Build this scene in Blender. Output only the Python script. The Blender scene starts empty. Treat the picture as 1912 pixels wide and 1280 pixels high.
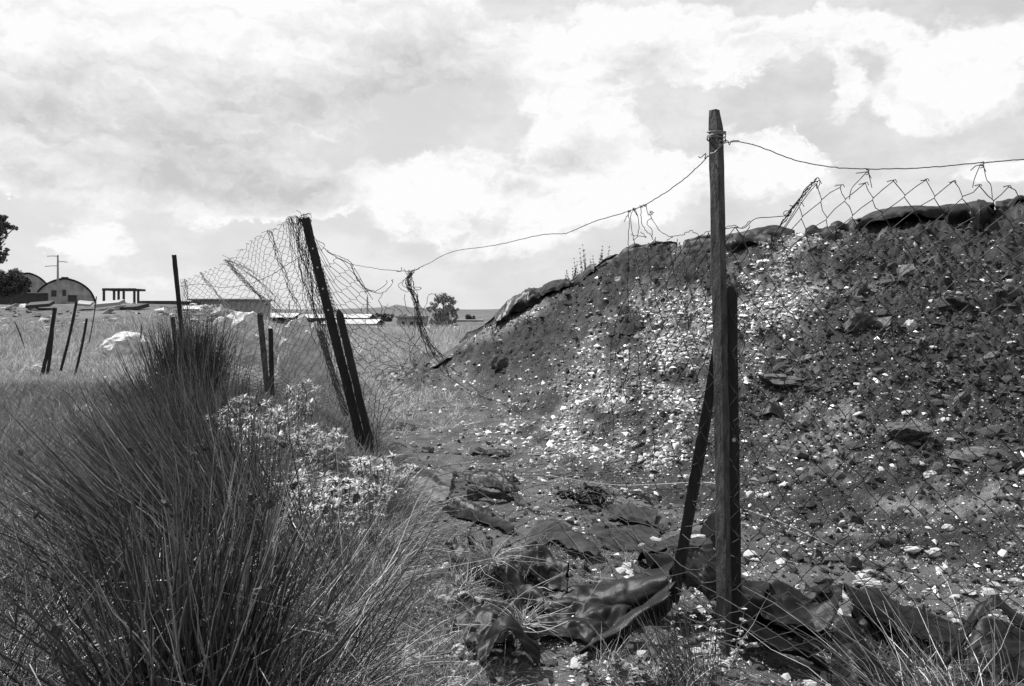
import bpy, bmesh, math, random
import numpy as np
from mathutils import Vector, Matrix
random.seed(7)
RNG = np.random.default_rng(7)
R = math.radians
# ------------------------------------------------------------------ camera, sky, sun, exposure
sc = bpy.context.scene
COL = sc.collection
F = 1400.0; CX = 956.0; HY = 583.0; EYE = 1.5
cam = bpy.data.cameras.new('camera'); co = bpy.data.objects.new('camera', cam); COL.objects.link(co)
co.location = (0, 0, EYE); co.rotation_euler = (R(90), 0, 0)
cam.sensor_width = 36; cam.lens = 36*F/1912; cam.shift_y = -57/1912
cam.clip_start = 0.05; cam.clip_end = 8000
cam.dof.use_dof = True; cam.dof.focus_distance = 4.6; cam.dof.aperture_fstop = 11.0
sc.camera = co
SUN = Vector((-0.50, 0.40, 0.80)).normalized()
elev = math.asin(SUN.z); azim = math.atan2(SUN.x, SUN.y)
sl = bpy.data.lights.new('sun', 'SUN'); so = bpy.data.objects.new('sun', sl); COL.objects.link(so)
sl.energy = 4.8; sl.angle = R(0.5); sl.color = (1, 1, 1)
so.rotation_euler = (-SUN).to_track_quat('-Z', 'Y').to_euler()
sc.view_settings.view_transform = 'Standard'; sc.view_settings.look = 'None'
sc.view_settings.exposure = 0.95; sc.view_settings.gamma = 1; sc.view_settings.use_curve_mapping = False
W = bpy.data.worlds.new('World'); sc.world = W; W.use_nodes = True
SKY_GAIN = 0.39    # grey value the monochrome sky is brought to

def world():
    nt = W.node_tree; nt.nodes.clear(); N = nt.nodes.new; L = nt.links.new
    def M(op, a, b=None, c=None, clamp=False):
        n = N('ShaderNodeMath'); n.operation = op; n.use_clamp = clamp
        for i, v in enumerate((a, b, c)):
            if v is None: continue
            if isinstance(v, (int, float)): n.inputs[i].default_value = v
            else: L(v, n.inputs[i])
        return n.outputs[0]
    def VM(op, a, b=None):
        n = N('ShaderNodeVectorMath'); n.operation = op
        for i, v in enumerate((a, b)):
            if v is None: continue
            if isinstance(v, tuple): n.inputs[i].default_value = v
            else: L(v, n.inputs[i])
        return n.outputs['Value'] if op in ('LENGTH', 'DOT_PRODUCT') else n.outputs['Vector']
    def SS(x, a, b, lo=0.0, hi=1.0):
        n = N('ShaderNodeMapRange'); n.interpolation_type = 'SMOOTHSTEP'
        L(x, n.inputs[0])
        for i, v in zip((1, 2, 3, 4), (a, b, lo, hi)): n.inputs[i].default_value = v
        return n.outputs[0]
    tc = N('ShaderNodeTexCoord').outputs['Generated']
    d = VM('NORMALIZE', tc)
    def noise(vec, scale, detail=5, rough=0.55, sc3=(1, 1, 1)):
        n = N('ShaderNodeTexNoise'); n.inputs['Scale'].default_value = scale
        n.inputs['Detail'].default_value = detail; n.inputs['Roughness'].default_value = rough
        L(VM('MULTIPLY', vec, sc3), n.inputs['Vector']); return n
    wn = noise(d, 5.0, 5, 0.6, (1, 1, 1.6))
    wv = VM('SUBTRACT', wn.outputs['Color'], (0.5, 0.5, 0.5))
    dw = VM('ADD', d, VM('MULTIPLY', wv, (0.14, 0.14, 0.12)))
    wn2 = noise(d, 24.0, 4, 0.65, (1, 1, 1.3))
    dw = VM('ADD', dw, VM('MULTIPLY', VM('SUBTRACT', wn2.outputs['Color'], (0.5, 0.5, 0.5)), (0.045, 0.045, 0.045)))
    def blobs(lst, vec):
        acc = None
        for (px, py, rx, ry, w) in lst:
            v = Vector(((px-CX)/F, 1, (HY-py)/F)).normalized()
            dd = VM('SUBTRACT', vec, tuple(v))
            ln = VM('LENGTH', VM('MULTIPLY', dd, (F/rx, F/rx, F/ry)))
            b = M('MULTIPLY', SS(ln, 0.0, 1.35, 1.0, 0.0), w)
            acc = b if acc is None else M('ADD', acc, b)
        return acc
    cum = [(1010, 140, 85, 90, .9), (1090, 230, 110, 110, .9), (1200, 70, 180, 110, 1.), (1370, 90, 130, 90, .8),
           (760, 330, 110, 60, .8), (980, 320, 150, 60, .8), (1120, 300, 120, 80, .7), (1570, 160, 38, 60, .9),
           (1560, 50, 120, 55, .9), (1800, 110, 150, 110, 1.), (1890, 290, 110, 40, .8), (1640, 215, 140, 40, .4),
           (250, 40, 330, 130, 1.), (600, 80, 300, 130, .9), (860, 60, 200, 110, .6), (80, 310, 190, 75, .9),
           (330, 210, 380, 90, .9), (420, 340, 260, 60, .8), (160, 435, 70, 50, .6), (420, 400, 200, 30, .6),
           (900, 400, 260, 60, .6), (1180, 350, 150, 70, .7), (1430, 290, 150, 60, .7), (560, 360, 100, 50, .8),
           (1450, 360, 250, 60, .5), (760, 430, 120, 40, .5), (950, 470, 200, 40, .6), (1090, 400, 160, 50, .6), (700, 350, 60, 50, .6), (840, 300, 60, 50, .5), (300, 500, 200, 30, .5), (150, 440, 110, 26, .6), (620, 400, 60, 26, .5)]
    grey = [(600, 190, 330, 75, .9), (330, 300, 330, 80, 1.), (480, 360, 180, 40, .8), (100, 190, 260, 70, .6),
            (820, 110, 160, 90, .6), (1080, 290, 80, 40, .5), (1210, 130, 90, 40, .5), (700, 60, 170, 60, .3),
            (950, 350, 80, 25, .3)]
    cb = blobs(cum, dw)
    n1 = noise(d, 7.0, 7, 0.6, (1, 1, 1.8))
    sep = N('ShaderNodeSeparateXYZ'); L(d, sep.inputs[0]); z = sep.outputs['Z']
    ysel = sep.outputs['Y']
    # behind the camera and overhead the cloud field goes on from noise alone
    gen = M('MULTIPLY', SS(n1.outputs['Fac'], 0.42, 0.62), SS(ysel, 0.75, 0.3))
    dens = M('ADD', M('ADD', cb, gen), M('MULTIPLY', M('SUBTRACT', n1.outputs['Fac'], 0.5), 1.1))
    mask = SS(dens, 0.28, 0.60)
    thin = SS(n1.outputs['Fac'], 0.35, 0.62, 0.0, 0.5)
    mask = M('MAXIMUM', mask, thin)
    gb = blobs(grey, VM('ADD', d, VM('MULTIPLY', wv, (0.10, 0.10, 0.08))))
    n2 = noise(dw, 12.0, 6, 0.55, (1, 1, 1.4))
    n3 = noise(dw, 40.0, 4, 0.6, (1, 1, 1.5))
    bright = M('SUBTRACT', 0.478, M('MULTIPLY', M('MINIMUM', gb, 1.0), 0.135))
    bright = M('ADD', bright, M('MULTIPLY', M('SUBTRACT', n2.outputs['Fac'], 0.5), 0.13))
    bright = M('ADD', bright, M('MULTIPLY', M('SUBTRACT', n3.outputs['Fac'], 0.5), 0.09))
    # lit tops and shaded bases: compare the cloud field with itself a little higher up
    for (vec, sc_, dt, z3, k, up) in ((d, 7.0, 5, 1.7, 0.20, .034), (dw, 15.0, 5, 1.8, 0.24, .012)):
        a_ = noise(vec, sc_, dt, 0.55, (1, 1, z3)).outputs['Fac']; b_ = noise(VM('ADD', vec, (-.3*up, 0, up)), sc_, dt, 0.55, (1, 1, z3)).outputs['Fac']
        bright = M('ADD', bright, M('MULTIPLY', M('SUBTRACT', a_, b_), k))
    bright = M('MINIMUM', M('MAXIMUM', bright, 0.31), 0.505)
    sky = N('ShaderNodeTexSky'); sky.sky_type = 'NISHITA'; sky.sun_disc = False
    sky.sun_elevation = elev; sky.sun_rotation = azim; sky.air_density = 1.0; sky.dust_density = 2.0
    bw = N('ShaderNodeRGBToBW'); L(sky.outputs[0], bw.inputs[0])
    g = M('POWER', M('MULTIPLY', bw.outputs[0], 0.14), 0.18)        # photographic response: dark zenith, pale horizon, compressed
    skyv = M('MULTIPLY', g, SKY_GAIN)
    pf = M('ADD', M('MULTIPLY', M('SUBTRACT', n3.outputs['Fac'], 0.5), 0.7), M('MULTIPLY', M('SUBTRACT', n2.outputs['Fac'], 0.5), 0.9))
    core = M('MULTIPLY', SS(M('ADD', cb, pf), 0.50, 0.66), SS(gb, 0.25, 0.0))
    mask = M('MAXIMUM', mask, core); bright = M('MINIMUM', M('ADD', bright, M('MULTIPLY', core, 0.035)), 0.51)
    mx = M('ADD', M('MULTIPLY', mask, bright), M('MULTIPLY', M('SUBTRACT', 1.0, mask), skyv))
    # milky band just above the horizon
    mil = SS(z, 0.0, 0.085, 1.0, 0.0)
    mx = M('ADD', M('MULTIPLY', mx, M('SUBTRACT', 1.0, M('MULTIPLY', mil, 0.6))), M('MULTIPLY', mil, 0.6*0.42))
    mx = M('MULTIPLY', mx, 10.0)
    cmb = N('ShaderNodeCombineColor')
    for i in range(3): L(mx, cmb.inputs[i])
    bg = N('ShaderNodeBackground'); bg.inputs[1].default_value = 0.1
    L(cmb.outputs[0], bg.inputs[0]); out = N('ShaderNodeOutputWorld'); L(bg.outputs[0], out.inputs[0])
world()

# ------------------------------------------------------------------ noise and terrain
def _h(ix, iy, iz, s):
    n = (ix*374761393 + iy*668265263 + iz*2147483647 + s*1274126177) & 0xffffffff
    n = ((n ^ (n >> 13))*1274126177) & 0xffffffff
    n = ((n ^ (n >> 16))*668265263) & 0xffffffff
    return ((n ^ (n >> 15)) & 0xffffff)/float(0xffffff)
def vn(x, y, s=0):
    x = np.asarray(x, float); y = np.asarray(y, float)
    ix = np.floor(x).astype(np.int64); iy = np.floor(y).astype(np.int64)
    fx = x-ix; fy = y-iy; fx = fx*fx*(3-2*fx); fy = fy*fy*(3-2*fy)
    a = _h(ix, iy, 0, s); b = _h(ix+1, iy, 0, s); c = _h(ix, iy+1, 0, s); d = _h(ix+1, iy+1, 0, s)
    return (a*(1-fx)+b*fx)*(1-fy)+(c*(1-fx)+d*fx)*fy
def fbm(x, y, o=4, s=0, g=0.5):
    x = np.asarray(x, float); y = np.asarray(y, float)
    t = 0; a = 1; tot = 0
    for i in range(o):
        t = t+a*(vn(x, y, s+i*17)-0.5); tot += a; a *= g
        x, y = x*1.62-y*1.18, x*1.18+y*1.62
    return t/tot*2
def sst(x, a, b):
    t = np.clip((np.asarray(x, float)-a)/(b-a), 0, 1); return t*t*(3-2*t)
# px column: foot depth, ridge depth, silhouette row
MP = np.array([(640, 17, 17.4, 716), (700, 15.6, 16.8, 706), (770, 14.0, 16.6, 684), (840, 12.6, 16.4, 652), (880, 11.8, 16.0, 622), (930, 10.8, 15.4, 592),
    (965, 10.2, 15.2, 566), (1000, 9.6, 14.9, 552), (1060, 8.9, 14.3, 534), (1110, 8.4, 13.9, 503), (1165, 7.9, 13.4, 474), (1215, 7.5, 13.1, 462),
    (1300, 7.0, 12.6, 456), (1370, 6.7, 12.0, 450), (1480, 6.3, 11.5, 440), (1560, 6.0, 11.1, 428), (1650, 5.8, 10.7, 408), (1750, 5.6, 10.3, 400),
    (1850, 5.4, 9.9, 392), (1912, 5.3, 9.7, 384), (2200, 4.8, 8.9, 350), (2600, 4.4, 8.2, 330)], float)
MU = (MP[:, 0]-CX)/F
MZ = EYE+(HY-MP[:, 3])/F*MP[:, 2]
def base_macro(x, y):
    u = x/np.maximum(y, 1.0)
    bank = 1.98*sst(y, 26, 41)*sst(-u, 0.31, 0.40)
    
    return bank*sst(y, 1, 5) - 0.35*sst(y, 45, 90)*sst(u, -0.34, -0.28)
def mound_macro(x, y):
    yy = np.maximum(y, 0.5); u = np.clip(x/yy, -0.5, 1.3)
    f = np.interp(u, MU, MP[:, 1]); r = np.interp(u, MU, MP[:, 2]); z = np.interp(u, MU, MZ); f = f-0.26*f*sst(u, -0.08, 0.15)
    s = (y-f)/(r-f)
    sc_ = np.clip(s, 0, 1)
    prof = sc_**1.45; prof = prof*(1-.5*sst(sc_, .8, 1.0)*(sc_-.8)); prof = prof/.9
    h = z*prof
    h = np.where(s > 1, z-(y-r)*0.10-np.clip(y-r-3, 0, 9)*0.35, h)
    h = np.where(s < 0, s*0.5, h)
    h = h - 0.9*sst(u, -0.18, -0.24)
    return h, s
def Hmac(x, y):
    return np.maximum(base_macro(x, y), mound_macro(x, y)[0])
def base_full(x, y):
    n = 0.05*fbm(x*0.6, y*0.6, 4, 3)+0.03*fbm(x*3.1, y*3.1, 4, 5)
    far = sst(y, 14, 40); u = x/np.maximum(y, 1.0)
    n = n + far*0.18*fbm(x*0.25, y*0.25, 4, 9)*sst(60-np.asarray(y, float), 0, 30)
    n = n + 0.22*sst(y, 33, 40)*sst(-u, 0.31, 0.4)*(fbm(x*0.35, y*0.35, 4, 11)-.5)*(np.asarray(y) < 60)
    trail = 0.035*fbm(x*9, y*9, 3, 21)*sst(18-np.asarray(y, float), 0, 6)
    return base_macro(x, y)+n+trail
def mound_full(x, y):
    h, s = mound_macro(x, y); u = x/np.maximum(y, 0.5)
    rug = 0.12+0.88*sst(s, 0.15, 0.85)
    rug = rug*(0.55+0.7*sst(fbm(x*0.5, y*0.5, 3, 77), -0.25, 0.35))*(1-0.5*sst(s, 0.92, 1.0))
    # gullies run down the slope, so stretch noise along depth
    a = fbm(x*1.3+0.4*y, y*0.7, 5, 31, 0.55)
    b = np.abs(fbm(x*3.2, y*2.6, 4, 41, 0.6))
    c = fbm(x*14, y*12, 4, 51, 0.62)
    e = 0.022*fbm(x*38, y*34, 3, 57, 0.6)
    d_ = np.clip(np.abs(fbm(x*7.5+3, y*6.0, 3, 61, 0.6))-0.12, 0, 1)
    return h + rug*(0.26*a-0.34*(0.3-b)) + c*(0.024+0.045*rug) + 0.15*rug*d_ + e*(.6+1.3*rug) - 0.02
def H(x, y):
    x = np.asarray(x, float); y = np.asarray(y, float)
    return np.maximum(base_full(x, y), mound_full(x, y))
DS = np.geomspace(1.3, 140, 900)
def hit(px, py):
    px = np.atleast_1d(np.asarray(px, float)); py = np.atleast_1d(np.asarray(py, float))
    out = np.empty(len(px))
    for a in range(0, len(px), 5000):
        p = px[a:a+5000]; q = py[a:a+5000]
        u = (p-CX)/F; k = (HY-q)/F
        zr = EYE+k[:, None]*DS[None]
        hm = Hmac(u[:, None]*DS[None], np.broadcast_to(DS[None], (len(p), len(DS))))
        below = zr <= hm
        i = np.where(below.any(1), below.argmax(1), len(DS)-1)
        out[a:a+5000] = DS[i]
    return (px-CX)/F*out, out
def at(px, py, d): return ((px-CX)/F*d, d, EYE+(HY-py)/F*d)
def G(px, py, lift=0.0):
    x, y = hit(px, py); z = H(x, y)
    return (float(x[0]), float(y[0]), float(z[0])+lift)
def on(px, d, lift=0.0):
    x = (px-CX)/F*d; return (x, d, float(H(x, d))+lift)

# ------------------------------------------------------------------ object helpers
def tag(o, label=None, cat=None, group=None, kind=None):
    if label: o['label'] = label
    if cat: o['category'] = cat
    if group: o['group'] = group
    if kind: o['kind'] = kind
    return o
def link(o, parent=None):
    COL.objects.link(o)
    if parent is not None: o.parent = parent
    return o
def thing(name, label, cat, loc=(0, 0, 0), group=None, rz=0.0):
    o = bpy.data.objects.new(name, None); COL.objects.link(o); o.empty_display_size = 0.1
    o.location = loc; o.rotation_euler = (0, 0, rz)
    return tag(o, label, cat, group)
def npmesh(name, v, q, smooth=False):
    v = np.asarray(v, np.float32); q = np.asarray(q, np.int32); k = q.shape[1]
    m = bpy.data.meshes.new(name); m.vertices.add(len(v)); m.vertices.foreach_set('co', v.ravel())
    m.loops.add(q.size); m.loops.foreach_set('vertex_index', q.ravel())
    m.polygons.add(len(q)); m.polygons.foreach_set('loop_start', np.arange(0, q.size, k, dtype=np.int32))
    try: m.polygons.foreach_set('loop_total', np.full(len(q), k, np.int32))
    except Exception: pass
    m.polygons.foreach_set('use_smooth', np.full(len(q), smooth, bool))
    m.update(calc_edges=True); m.validate(); return m
def obj(name, mesh, mat, parent=None, off=None):
    """link a mesh; off = origin to move the vertices relative to (world coordinates in)"""
    if off is not None:
        n = len(mesh.vertices); a = np.empty(n*3, np.float32); mesh.vertices.foreach_get('co', a)
        a = a.reshape(-1, 3)-np.asarray(off, np.float32); mesh.vertices.foreach_set('co', a.ravel()); mesh.update()
    mesh.name = name
    if mat is not None and len(mesh.materials) == 0: mesh.materials.append(mat)
    o = bpy.data.objects.new(name, mesh); link(o, parent)
    return o
def solo(name, mesh, mat, label, cat, org, group=None, kind=None):
    o = obj(name, mesh, mat, None, org); o.location = org
    return tag(o, label, cat, group, kind)

def tubes(P, rad, sides=3):
    """P (n,k,3), rad (n,k) -> verts, quads"""
    P = np.asarray(P, float); n, k, _ = P.shape
    T = np.gradient(P, axis=1); T /= np.linalg.norm(T, axis=2, keepdims=True)+1e-9
    ref = np.where(np.abs(T[..., 2:3]) > 0.9, np.array([1., 0.1, 0]), np.array([0.05, 0.1, 1.]))
    A = np.cross(T, ref); A /= np.linalg.norm(A, axis=2, keepdims=True)+1e-9
    B = np.cross(T, A)
    an = np.arange(sides)/sides*2*np.pi
    V = P[:, :, None]+rad[:, :, None, None]*(A[:, :, None]*np.cos(an)[None, None, :, None]+B[:, :, None]*np.sin(an)[None, None, :, None])
    idx = np.arange(n*k*sides).reshape(n, k, sides)
    a = idx[:, :-1]; b = idx[:, 1:]
    q = np.stack([a, np.roll(a, -1, 2), np.roll(b, -1, 2), b], -1).reshape(-1, 4)
    return V.reshape(-1, 3), q
class Acc:
    def __init__(s): s.v = []; s.q = []; s.n = 0
    def add(s, v, q):
        s.v.append(np.asarray(v, float)); s.q.append(np.asarray(q)+s.n); s.n += len(v)
    def path(s, pts, r, sides=4):
        pts = np.asarray(pts, float); rr = np.full(len(pts), r) if np.isscalar(r) else np.asarray(r)
        s.add(*tubes(pts[None], rr[None], sides))
    def mesh(s, name, smooth=False): return npmesh(name, np.concatenate(s.v), np.concatenate(s.q), smooth)
def crw(t, n):
    t = np.clip(np.asarray(t, float), 0, 1)*(n-1); i = np.minimum(t.astype(int), n-2); f = t-i
    w = [-.5*f+f*f-.5*f**3, 1-2.5*f*f+1.5*f**3, .5*f+2*f*f-1.5*f**3, -.5*f*f+.5*f**3]
    Wm = np.zeros((len(t), n))
    for k in range(4):
        j = i+k-1
        # mirror the end controls
        lo = j < 0; hi = j > n-1; ok = ~(lo | hi); r = np.arange(len(t))
        np.add.at(Wm, (r[ok], j[ok]), w[k][ok])
        np.add.at(Wm, (r[lo], np.zeros(lo.sum(), int)), 2*w[k][lo]); np.add.at(Wm, (r[lo], np.ones(lo.sum(), int)), -w[k][lo])
        np.add.at(Wm, (r[hi], np.full(hi.sum(), n-1)), 2*w[k][hi]); np.add.at(Wm, (r[hi], np.full(hi.sum(), n-2)), -w[k][hi])
    return Wm
def cr_path(pts, m):
    pts = np.asarray(pts, float); return crw(np.linspace(0, 1, m), len(pts)) @ pts
def patch(ctrl, u, v):
    """ctrl[row][col] xyz; u across, v down"""
    C = np.asarray(ctrl, float); return np.einsum('nr,nc,rcd->nd', crw(v, C.shape[0]), crw(u, C.shape[1]), C)

# ------------------------------------------------------------------ materials (monochrome: the picture is black and white)
def mat(name, lo, hi, rough=0.85, spec=0.3, scale=8.0, detail=6, bump=0.0, bscale=60.0, island=0.0, attr=None, attr_val=0.2, stretch=(1, 1, 1), bdist=0.01, extra=None):
    m = bpy.data.materials.new(name); m.use_nodes = True; nt = m.node_tree; N = nt.nodes.new; L = nt.links.new
    p = nt.nodes['Principled BSDF']; p.inputs['Roughness'].default_value = rough
    p.inputs['Specular IOR Level'].default_value = spec
    tc = N('ShaderNodeTexCoord'); mp = N('ShaderNodeMapping'); mp.inputs['Scale'].default_value = stretch
    L(tc.outputs['Object'], mp.inputs['Vector'])
    n = N('ShaderNodeTexNoise'); n.inputs['Scale'].default_value = scale; n.inputs['Detail'].default_value = detail
    n.inputs['Roughness'].default_value = 0.65; L(mp.outputs[0], n.inputs['Vector'])
    mr = N('ShaderNodeMapRange'); mr.inputs[1].default_value = 0.34; mr.inputs[2].default_value = 0.66
    mr.inputs[3].default_value = lo; mr.inputs[4].default_value = hi; L(n.outputs['Fac'], mr.inputs[0])
    val = mr.outputs[0]
    def M(op, a, b):
        k = N('ShaderNodeMath'); k.operation = op
        for i, v in enumerate((a, b)):
            if isinstance(v, (int, float)): k.inputs[i].default_value = v
            else: L(v, k.inputs[i])
        return k.outputs[0]
    if island:
        g = N('ShaderNodeNewGeometry'); r = M('POWER', g.outputs['Random Per Island'], 2.6)
        val = M('MULTIPLY', val, M('ADD', 1-island, M('MULTIPLY', r, island*3.2)))
    if attr:
        a = N('ShaderNodeAttribute'); a.attribute_name = attr
        n3 = N('ShaderNodeTexNoise'); n3.inputs['Scale'].default_value = 34; n3.inputs['Detail'].default_value = 5
        L(tc.outputs['Object'], n3.inputs['Vector'])
        f = M('MULTIPLY', a.outputs['Fac'], M('ADD', 0.2, M('MULTIPLY', n3.outputs['Fac'], 1.5)))
        k = N('ShaderNodeMix'); k.data_type = 'FLOAT'; k.clamp_factor = True
        L(f, k.inputs[0]); L(val, k.inputs[2]); k.inputs[3].default_value = attr_val; val = k.outputs[0]
    c = N('ShaderNodeCombineColor')
    for i in range(3): L(val, c.inputs[i])
    L(c.outputs[0], p.inputs['Base Color'])
    if bump:
        b = N('ShaderNodeBump'); b.inputs['Strength'].default_value = bump; b.inputs['Distance'].default_value = bdist
        n2 = N('ShaderNodeTexNoise'); n2.inputs['Scale'].default_value = bscale; n2.inputs['Detail'].default_value = 5
        n2.inputs['Roughness'].default_value = 0.7; L(mp.outputs[0], n2.inputs['Vector'])
        L(n2.outputs['Fac'], b.inputs['Height']); L(b.outputs[0], p.inputs['Normal'])
    return m
MS = dict(
    soil=mat('dark_soil', 0.017, 0.060, 0.95, 0.1, 5.0, 12, 1.0, 70, attr='dust', attr_val=0.24, bdist=0.03),
    earth=mat('field_earth', 0.03, 0.10, 0.95, 0.15, 2.5, 10, 0.8, 40, attr='dust', attr_val=0.15, bdist=0.03),
    chalk=mat('chalk_stone', 0.24, 0.46, 0.95, 0.2, 22, 6, 0.5, 80, bdist=0.01),
    gravel=mat('gravel_chips', 0.33, 0.42, 0.95, 0.1, 30, 3, island=0.6),
    crust=mat('crusted_soil', 0.05, 0.24, 0.95, 0.1, 3.5, 8, 0.9, 9, bdist=0.04),
    limestone=mat('limestone', 0.34, 0.62, 0.95, 0.2, 6, 8, 0.8, 20, bdist=0.03),
    rubble=mat('rubble_chips', 0.10, 0.26, 0.95, 0.2, 1.5, 4, island=0.7),
    clod=mat('earth_clods', 0.02, 0.07, 0.95, 0.1, 40, 3, island=0.4),
    darkrock=mat('dark_rock', 0.03, 0.11, 0.9, 0.2, 14, 8, 0.8, 50, bdist=0.02),
    crest=mat('crest_sheeting', 0.006, 0.022, 0.6, 0.15, 9, 10, 0.4, 45, bdist=0.008),
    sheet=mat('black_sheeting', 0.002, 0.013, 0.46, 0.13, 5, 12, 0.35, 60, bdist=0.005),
    dusty=mat('dusty_sheeting', 0.010, 0.042, 0.85, 0.12, 9, 8, 0.5, 60, bdist=0.006),
    pale=mat('pale_sheeting', 0.045, 0.12, 0.6, 0.4, 9, 8, 0.3, 50, bdist=0.006),
    wood=mat('weathered_timber', 0.018, 0.09, 0.8, 0.25, 30, 10, 1.0, 60, stretch=(1, 1, 0.3), bdist=0.02),
    wooddark=mat('dark_timber', 0.008, 0.022, 0.8, 0.25, 18, 8, 0.7, 45, stretch=(1, 1, 0.14), bdist=0.008),
    wire=mat('rusty_wire', 0.014, 0.045, 0.7, 0.2, 60, 3),
    wirepale=mat('galvanised_wire', 0.10, 0.20, 0.5, 0.5, 60, 3),
    nail=mat('nail_metal', 0.3, 0.4, 0.4, 0.5),
    rush=mat('rush_stems', 0.045, 0.10, 0.32, 0.6, 9, 3, island=0.8),
    rushdark=mat('rush_stems_dark', 0.06, 0.11, 0.45, 0.4, 9, 3, island=0.7),
    seed=mat('rush_seed_heads', 0.02, 0.05, 0.8, 0.2, 90, 3, island=0.4),
    dry=mat('dry_grass', 0.24, 0.38, 0.7, 0.3, 6, 3, island=0.8),
    meadow=mat('meadow_grass', 0.38, 0.62, 0.8, 0.2, 0.5, 8, island=0.6),
    thistle=mat('pale_thistle_leaves', 0.26, 0.38, 0.6, 0.3, 8, 3, island=0.45),
    leaf=mat('weed_leaves', 0.09, 0.15, 0.6, 0.3, 8, 3, island=0.4),
    straw=mat('bleached_straw', 0.22, 0.34, 0.6, 0.3, 8, 3, island=0.4),
    tree=mat('tree_leaves', 0.06, 0.12, 0.6, 0.3, 0.8, 3, island=0.5),
    treepale=mat('pale_tree_leaves', 0.26, 0.36, 0.6, 0.3, 0.8, 3, island=0.5),
    bark=mat('bark', 0.05, 0.09, 0.9, 0.2, 4),
    concrete=mat('old_concrete', 0.2, 0.3, 0.9, 0.2, 0.6, 8, stretch=(1, 1, 0.3)),
    concdark=mat('dark_concrete', 0.035, 0.055, 0.9, 0.2, 1.0, 8),
    render=mat('grey_render', 0.22, 0.32, 0.9, 0.2, 0.5, 8),
    tin=mat('pale_roofing', 0.26, 0.4, 0.5, 0.4, 0.8, 6, stretch=(1, 0.3, 1)),
    dark=mat('dark_opening', 0.015, 0.03, 0.8, 0.2, 1.0),
    gable=mat('stained_gable', 0.16, 0.36, 0.9, 0.2, 0.7, 8),
    hill=mat('hill_scrub', 0.06, 0.10, 0.95, 0.1, 0.02, 8),
)

# ------------------------------------------------------------------ ground and mound
def grid_mesh(name, X, Y, Z, smooth=True):
    a, b = X.shape; v = np.stack([X, Y, Z], -1).reshape(-1, 3); i = np.arange(a*b).reshape(a, b)
    q = np.stack([i[:-1, :-1], i[1:, :-1], i[1:, 1:], i[:-1, 1:]], -1).reshape(-1, 4)
    return npmesh(name, v, q, smooth)
def add_attr(m, name, vals):
    a = m.attributes.new(name, 'FLOAT', 'POINT'); a.data.foreach_set('value', np.asarray(vals, np.float32).ravel())
def to_px(x, y, z): return CX+F*x/y, HY-F*(z-EYE)/y
# white stone density in terms of where the spilled bands lie on the slope
BANDS = [  # (x0,y0,x1,y1,width,weight) measured on the photograph and carried to the slope
    (1520, 425, 1440, 560, 48, 1.1), (1440, 540, 1290, 640, 75, .95), (1400, 600, 1180, 780, 80, .55), (1330, 560, 1200, 590, 34, .7),
    (1300, 560, 1190, 560, 24, .6), (1150, 640, 1020, 780, 85, .42), (1010, 575, 870, 640, 14, 1.2), (1050, 545, 960, 600, 12, .5),
    (870, 640, 730, 700, 18, .8), (880, 700, 740, 730, 30, .5), (1330, 440, 1260, 470, 14, .5), (1200, 530, 1250, 500, 14, .6),
    (1040, 800, 1180, 840, 60, .28), (900, 800, 1100, 760, 70, .30), (1300, 760, 1180, 860, 70, .28), (1500, 430, 1560, 440, 18, .9),
    (1640, 385, 1850, 372, 9, 1.2), (1650, 800, 1780, 760, 30, .10), (1800, 480, 1912, 560, 40, .13), (1440, 860, 1420, 900, 40, .12),
    (1700, 460, 1760, 500, 30, .12), (1560, 690, 1700, 730, 18, .15), (760, 780, 860, 760, 40, .15)]
def dens(px, py):
    D = np.zeros_like(px)
    for (a, b, c, d_, w, k) in BANDS:
        vx, vy = c-a, d_-b; t = np.clip(((px-a)*vx+(py-b)*vy)/(vx*vx+vy*vy), 0, 1)
        r = np.hypot(px-a-t*vx, py-b-t*vy)/w; D = D+k*np.exp(-r*r*1.25)
    n = fbm(px/55+py/90, py/40-px/120, 4, 91)
    m = fbm(px/21+py/32, py/17-px/60, 4, 191); return np.clip(D*(0.72+1.9*n+.9*m), 0, 1.2)
nu, nt_ = 720, 400
us = np.linspace(-0.30, 1.15, nu)
tt = np.linspace(0, 1, nt_)
FF = np.interp(us, MU, MP[:, 1]); FF = FF-0.26*FF*sst(us, -0.08, 0.15); RR = np.interp(us, MU, MP[:, 2])
YY = np.where(tt[None] < 0.9, (FF-1.0)[:, None]+(tt[None]/0.9)*((RR-FF)+1.15)[:, None], (RR+0.15)[:, None]+(tt[None]-0.9)/0.1*10)
XX = us[:, None]*YY; ZZ = mound_full(XX, YY)
ZZ[:, 0] -= 0.4; ZZ[:, -1] = -0.5; ZZ[0, :] -= 1
mm = grid_mesh('spoil_mound', XX, YY, ZZ)
PX, PY = to_px(XX, YY, ZZ)
dust = np.clip(dens(PX, PY)*0.6+0.8*sst(fbm(XX*1.0+ZZ*1.2, YY*2.0-XX*.8, 6, 71, .65), 0.10, 0.5)*sst(PX, 1350, 1600), 0, 1)
dust = np.maximum(dust, 0.05*sst(PY, 820, 980)*(0.6+0.4*fbm(XX*2, YY*2, 3, 5)))
add_attr(mm, 'dust', dust)
mound = obj('spoil_mound', mm, MS['soil']); tag(mound, kind='structure')
xs = np.concatenate([-np.geomspace(2600, 9.2, 60), np.arange(-9, 6.0, 0.05), np.geomspace(6.2, 2600, 50)])
ys = np.concatenate([np.linspace(-60, 0.6, 20), np.arange(0.8, 14, 0.05), np.geomspace(14.1, 60, 120), np.geomspace(62, 4000, 45)])
X, Y = np.meshgrid(xs, ys, indexing='ij'); Z = base_full(X, Y)
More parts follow.
